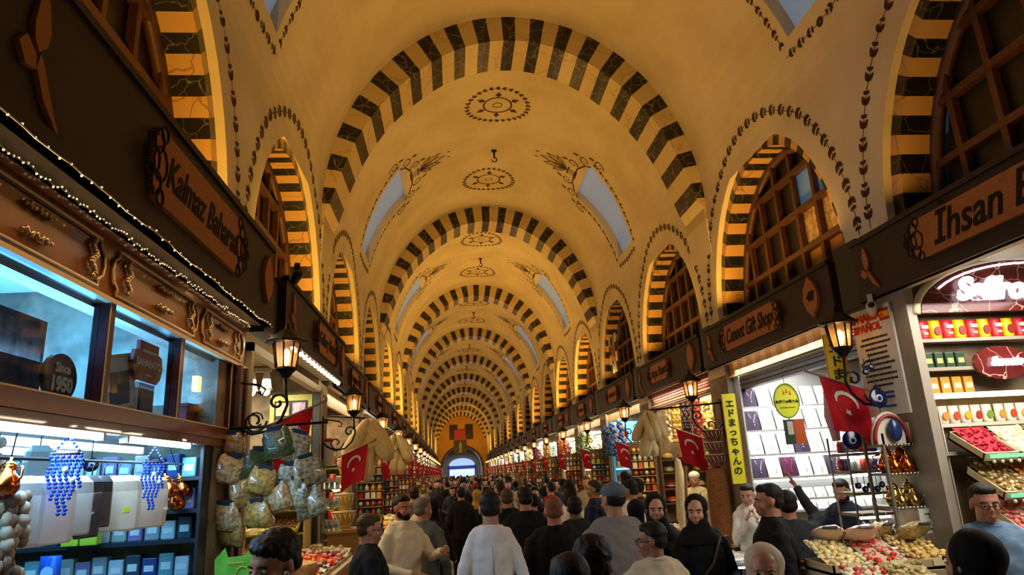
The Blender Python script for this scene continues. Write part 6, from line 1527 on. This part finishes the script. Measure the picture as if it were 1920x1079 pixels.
        b = MB(); b.ball((0, .036, 1.645), (.079, .07, .065), 0, 12, H); skinned(b, 'hair', C('1a1411', .8), o, max(vox*.8, .007), 2)
        b = MB(); b.ball((0, .018, 1.695), (.09, .106, .07), 0, 16, H)
        if st == 'cap': b.tube([H @ Vector((0, -.06, 1.685)), H @ Vector((0, -.11, 1.675)), H @ Vector((0, -.155, 1.662))], [.07, .06, .03], 10)
        if st == 'cap':
            b2 = MB(); b2.ball((0, .018, 1.695), (.086, .102, .066), 0, 16, H)
            b = b2; vz = [(-.075, -.04, 1.682), (-.06, -.12, 1.672), (0, -.155, 1.668), (.06, -.12, 1.672), (.075, -.04, 1.682)]
            b.add(vz+[(p[0], p[1], p[2]+.012) for p in vz], [(4, 3, 2, 1, 0), (5, 6, 7, 8, 9)]+[(i, (i+1) % 5, (i+1) % 5+5, i+5) for i in range(5)], 0, False, H)
        skinned(b, 'cap', C(hc, .8), o, max(vox*.7, .008), 1)
        MB().ball((0, .018, 1.768), .008, 0, 6, H).build('cap_button', [C(hc, .6)], o)
    if beard:
        b = MB(); b.ball((0, -.055, 1.557), (.045, .04, .032), 0, 10, H); b.ball((0, -.085, 1.582), (.026, .012, .007), 0, 8, H)
        for sd in (-1, 1): b.ball((sd*.052, -.02, 1.58), (.016, .035, .035), 0, 8, H)
        skinned(b, 'beard', C(beard, .9), o, max(vox*.7, .007), 1)
    if 'glasses' in extra:
        b = MB()
        for sd in (-1, 1):
            b.tube([H @ Vector((sd*.032+.022*math.cos(a*PI/5), -.1, 1.63+.017*math.sin(a*PI/5))) for a in range(10)], .0028, 4, closed=True)
            b.tube([H @ Vector((sd*.054, -.1, 1.634)), H @ Vector((sd*.08, .01, 1.636))], .0025, 4)
        b.tube([H @ Vector((-.01, -.1, 1.634)), H @ Vector((.01, -.1, 1.634))], .0025, 4); b.build('glasses', [C('14120f', .3)], o)
    if 'apron' in extra:
        for sd in (-1, 1): MB().tube([U @ Vector((sd*.07, -.01, 1.49)), U @ Vector((sd*.09, -.15, 1.33)), U @ Vector((sd*.1, -.165, 1.1))], .014, 4).build('apron_strap', [C('4a3a28', .7)], o)
    if 'bag' in extra:
        MB().tube([U @ Vector((.12, -.1, 1.43)), U @ Vector((.0, -.17, 1.25)), U @ Vector((-.2, -.1, 1.0))], .012, 5).tube([U @ Vector((.12, .06, 1.46)), U @ Vector((.0, .16, 1.25)), U @ Vector((-.2, .05, 1.0))], .012, 5).build('shoulder_strap', [C('3a3028', .6)], o)
        MB().rbox(-.24*K, .0, .93*K, .09, .24, .2).build('shoulder_bag', [C('5a4a38', .6)], o)
    return o
BK = PI
# --- nearest figures
person('young man with thick black hair looking down at the lower left', -.69, 2.9, -.6, 1.79, ('shirt', '3a3430'), '20222a', ('curly', '0c0908'), '9a6448', ('chest', 'phone'), (0, .22), vox=.008)
person('person in a beige cap at the very bottom beside the man looking down', -.5, 2.2, BK-.2, 1.69, ('jacket', '6a6458'), '20222a', ('cap', 'a89a84'), 'a87458', ('down', 'down'), (0, .1), vox=.009)
person('person with dark hair seen from behind at the bottom centre, left of two', .41, 2.62, BK+.1, 1.665, ('jacket', '120f10'), '17181c', ('short', '0a0808'), '8a5238', ('down', 'down'), (0, .1), vox=.01)
person('person with black hair seen from behind at the bottom centre, right of two', .56, 2.95, BK-.2, 1.69, ('jacket', '0f0d0e'), '17181c', ('curly', '0a0707'), '8a5238', ('down', 'front'), (0, 0), vox=.01)
person('man in a pale beige vest seen from behind with his face turned left', 1.235, 4.42, BK+.15, 1.61, ('shirt', 'b5a68c'), '22242a', ('short', '14100e'), '8a5a42', ('down', 'phone'), (.95, .05), vox=.009, build=1.12, extra=('glasses', 'collar'), hem=.86)
person('young woman in a beige headscarf facing us at the lower right', 1.31, 3.0, -.35, 1.60, ('coat', '4a3a3c'), '22242a', ('hijab', 'b8a690'), 'b07a60', ('front', 'front'), (-.1, -.05), vox=.008, hem=.6)
person('man with glasses in a blue grey shirt standing at the spice stall', 3.24, 4.1, -.3, 1.745, ('shirt', '56708a'), '1a1c24', ('short', '12100e'), 'a06c50', ((( .30, -.12, 1.2), (.42, -.3, 1.12)), 'down'), (-.1, .1), vox=.008, beard=None, extra=('glasses', 'collar'), build=1.05)
person('dark figure seen from behind in front of the man in the blue shirt', 1.87, 2.5, BK+.3, 1.665, ('coat', '08080a'), '0c0c10', ('hijab', '070708'), 'a06c50', ('down', 'down'), (0, 0), vox=.01, hem=.3)
# --- middle distance
person('man in a long pale grey coat walking away down the middle', .265, 5.3, BK, 1.825, ('robe', 'cfc6c0'), '24262c', ('short', '15110f'), 'a8745a', ('down', 'down'), (0, .12), .18, hem=.5, vox=.01, build=.86, extra=('collar', 'slit', 'seam'))
person('man in black with glasses and cropped hair facing right on the left side', -.66, 5.6, PI/2+.25, 1.70, ('jacket', '0c0d12'), '101116', ('short', '4a3a30'), 'b9806a', ('front', 'front'), (0, .1), vox=.01, build=1.12, extra=('glasses',))
person('bearded man in a cream sweater beside the man in black', -.50, 6.9, .75, 1.79, ('sweater', 'd0c4a8'), '1c2638', ('short', '0e0b0a'), 'a06a4c', ('point', 'front'), (.05, .0), vox=.011, beard='120d0b', build=1.08)
person('grey haired man in a dark grey vest over a white shirt seen from behind', -.32, 7.35, BK-.3, 1.745, ('shirt', '555a54'), '141418', ('short', '6a6058'), 'a87458', ('down', 'down'), (-.6, 0), vox=.012, build=1.0, hem=.9)
person('woman in a black scarf and cloak behind the man in the grey vest', -.24, 8.1, BK-.7, 1.70, ('coat', '0a090b'), '0a0a0c', ('hijab', '0a090a'), 'b07a60', ('down', 'front'), (.5, 0), vox=.014, hem=.4)
person('bald man in a black jacket seen from behind right of the long coat', .81, 5.8, BK, 1.745, ('jacket', '0d0c0e'), '14151a', ('bald', '7a4c38'), 'a8684c', ('down', 'down'), (0, .05), vox=.011, build=1.15)
person('tall man in a grey flat cap and striped grey shirt seen from behind', 1.19, 5.25, BK+.1, 1.84, ('shirt', '77706c'), '2a2c34', ('cap', '5a6470'), 'a06a50', ('down', 'down'), (.35, 0), vox=.01, build=1.13, extra=('collar',))
person('dark skinned man with cropped hair in a green black jacket', 1.19, 7.0, BK, 1.69, ('jacket', '161c18'), '14151a', ('short', '0c0908'), '5a3828', ('down', 'down'), (0, 0), vox=.013)
person('woman in a black headscarf and coat, left of the two walking together', 1.66, 5.75, .25, 1.715, ('coat', '0a090b'), '101014', ('hijab', '0a090a'), 'b98468', ('down', 'chest'), (-.5, .05), vox=.009, hem=.35, extra=())
person('woman in a black headscarf and long coat clasping her hands, right of the two', 1.86, 5.35, .15, 1.71, ('coat', '08080a'), '1c2a48', ('hijab', '08080a'), 'bb8468', ('front', 'front'), (-.6, .05), vox=.009, hem=.4, extra=('bag',))
person('small dark hooded figure seen from behind left of the headscarved pair', 1.70, 6.6, BK, 1.64, ('coat', '0b0a0c'), '101014', ('hijab', '0b0a0c'), 'b07a60', ('down', 'down'), vox=.014, hem=.4)
person('man in a black suit in profile at the jewellery counter', 2.28, 5.0, -PI/2-.25, 1.78, ('jacket', '0e0d10'), '101014', ('short', '12100e'), 'a87050', ('down', 'down'), (0, .02), vox=.009, build=1.1, hem=.8, extra=('collar',))
person('person in a dark shirt raising an arm behind the man in the black suit', 2.62, 5.42, BK-.3, 1.71, ('shirt', '2a2a30'), '16161c', ('short', '17110e'), 'a87050', ('down', 'up'), vox=.012)
person('young person in a white shirt holding hands to the chin by the glass counter', 3.2, 7.5, -.35, 1.70, ('shirt', 'd8d4c4'), '4a463e', ('short', '1a1310'), 'bb8a6c', ('chin', 'chin'), (-.3, .2), vox=.011, build=.92)
person('salesman in a navy shirt leaning to reach into the jewellery display', 3.88, 6.8, -1.0, 1.72, ('rolled', '141a28'), '16161c', ('short', '1a1310'), 'b07a5c', ('reach', 'reach'), (.1, .25), vox=.011, beard='1a1210')
person('shop worker in a white cap and beige jacket behind the fruit counter', 3.86, 11.05, -.5, 1.80, ('jacket', 'c0b090'), '3a3430', ('whitecap', 'd8d4c8'), 'b98468', ('down', 'down'), (0, .1), vox=.013, extra=('apron',))
person('man in a white jacket turning left behind the grey cap', 2.02, 8.0, BK+.9, 1.80, ('jacket', 'd0ccc0'), '22242a', ('short', '17110e'), 'a87050', ('down', 'front'), (0, .1), vox=.013)
person('short haired man just behind the one in the white jacket', 2.3, 8.8, BK+1.0, 1.80, ('jacket', '3a1c1c'), '22242a', ('short', '14100e'), 'a87050', ('down', 'down'), vox=.014)
person('older man in a navy jacket beside the long haired woman', 1.86, 9.3, -PI/2-.4, 1.79, ('jacket', '141c3a'), '20222a', ('short', '3a322c'), 'a87050', ('front', 'down'), vox=.014, build=1.1)
person('woman with long dark hair in a white blouse', 1.66, 9.9, BK-1.2, 1.80, ('shirt', 'd0ccc8'), '2a2c34', ('long', '140e0c'), 'bb8a6c', ('down', 'down'), vox=.014, build=.95)
person('tall man in a dark grey top standing before the blue lit shop', 2.45, 9.9, BK, 1.88, ('shirt', '24262c'), '1a1a20', ('short', '100c0b'), 'a87050', ('down', 'down'), vox=.014)
person('broad man in a black jacket walking away right of the long coat', .72, 7.2, BK+.1, 1.80, ('jacket', '0c0c10'), '101218', ('short', '120e0c'), 'a87050', ('down', 'down'), (0, .1), .12, vox=.013, build=1.15)
person('person in a long black coat walking away left of the bald man', .64, 8.6, BK, 1.76, ('coat', '0d0b0d'), '101218', ('short', '4a3a2a'), 'a87050', ('down', 'down'), vox=.014, hem=.6)
person('woman in a white coat carrying a bag behind the black scarf', -.42, 10.4, BK, 1.70, ('coat', 'b8ac9c'), '2a2620', ('ponytail', '8a7a64'), 'bb8a6c', ('down', 'down'), vox=.014, hem=.35, extra=('bag',))
person('man in a dark grey tee far left behind the cream sweater', -.62, 11.2, BK, 1.80, ('shirt', '4a4a48'), '20222a', ('short', '120e0c'), 'a87050', ('down', 'down'), vox=.016)
person('woman in a dark sweatshirt and white sneakers facing us in the open floor', -.05, 17.6, .1, 1.66, ('sweater', '2c2628'), '0e0e12', ('long', '1a1210'), 'bb8a6c', ('front', 'front'), (.2, .1), vox=.016, shoes='e0dcd4', build=.95)
person('grey haired man in black beside the woman in white sneakers', .22, 15.8, BK, 1.76, ('jacket', '0e0e10'), '101014', ('short', '8a8078'), 'a87050', ('down', 'down'), vox=.016)
person('woman in a golden headscarf ahead of the long pale coat', .42, 13.0, BK, 1.66, ('coat', '17120e'), '101014', ('hijab', 'a8803c'), 'a87050', ('down', 'down'), vox=.016, hem=.5)
person('man in a dark jacket left of the woman in the golden headscarf', .12, 12.2, BK+.2, 1.74, ('jacket', '121014'), '101014', ('short', '0e0b0a'), 'a87050', ('down', 'down'), vox=.016)
# --- the crowd beyond: a few kinds of walkers, each copied
kinds = [('distant walker in a black jacket with dark hair', dict(top=('jacket', '0e0d0f'), hair=('short', '100c0a'))), ('distant walker in a dark blue jacket', dict(top=('jacket', '151a2c'), hair=('short', '1a1410'))), ('distant woman in a black headscarf', dict(top=('coat', '0c0b0d'), hair=('hijab', '0c0b0c'), hem=.5)),
         ('distant walker in a brown coat', dict(top=('coat', '3a261c'), hair=('short', '2a1c14'), hem=.6)), ('distant walker in a grey sweater', dict(top=('sweater', '4c4a48'), hair=('short', '17110e'))), ('distant woman with long brown hair and a dark top', dict(top=('sweater', '221a1e'), hair=('long', '3a2418'))),
         ('distant walker in a red top', dict(top=('jacket', '8a1c1c'), hair=('short', '17110e'))), ('distant walker in a beige coat', dict(top=('coat', 'a09078'), hair=('long', '6a4a2c'), hem=.6)), ('distant woman in a cream headscarf', dict(top=('coat', '5a4a44'), hair=('hijab', 'a89880'), hem=.5)), ('distant bald walker in a dark top', dict(top=('jacket', '1a181a'), hair=('bald', '4a3a2c')))]
cp_ = []
for i, (lb, kw) in enumerate(kinds):
    cp_.append(person(lb+' far down the aisle', 0, 0, BK, 1.72, bottom=['14151a', '1c2436', '22201e'][i % 3], vox=.026, group='crowd: '+lb, **kw))
RC = random.Random(21); wts = [6, 3, 4, 2, 3, 2, 1, 1, 1, 2]; spots = []
yy = 9.0
while yy < 70 and len(spots) < 210:
    tries = 0
    for _ in range(4 if yy > 18 else 3):
        for _t in range(30):
            x = RC.uniform(.62, 2.45) if yy < 19.5 else RC.uniform(-.85, 2.6); y = yy+RC.uniform(-.3, .3)
            if yy < 12 and (x > 1.35): continue
            if all(math.hypot(x-a, y-b_) > .58 for a, b_ in spots) and all(math.hypot(x-a, y-b_) > .68 for a, b_ in PEO): spots.append((x, y)); break
    yy += .72+.012*yy
for i, (x, y) in enumerate(spots):
    j = RC.choices(range(10), wts)[0] if i > 9 else i
    sc = RC.uniform(.93, 1.06)
    place(cp_[j], USED, (x, y, 0), (BK if RC.random() < .7 else 0)+RC.uniform(-.5, .5), None, None, (sc, sc, sc))
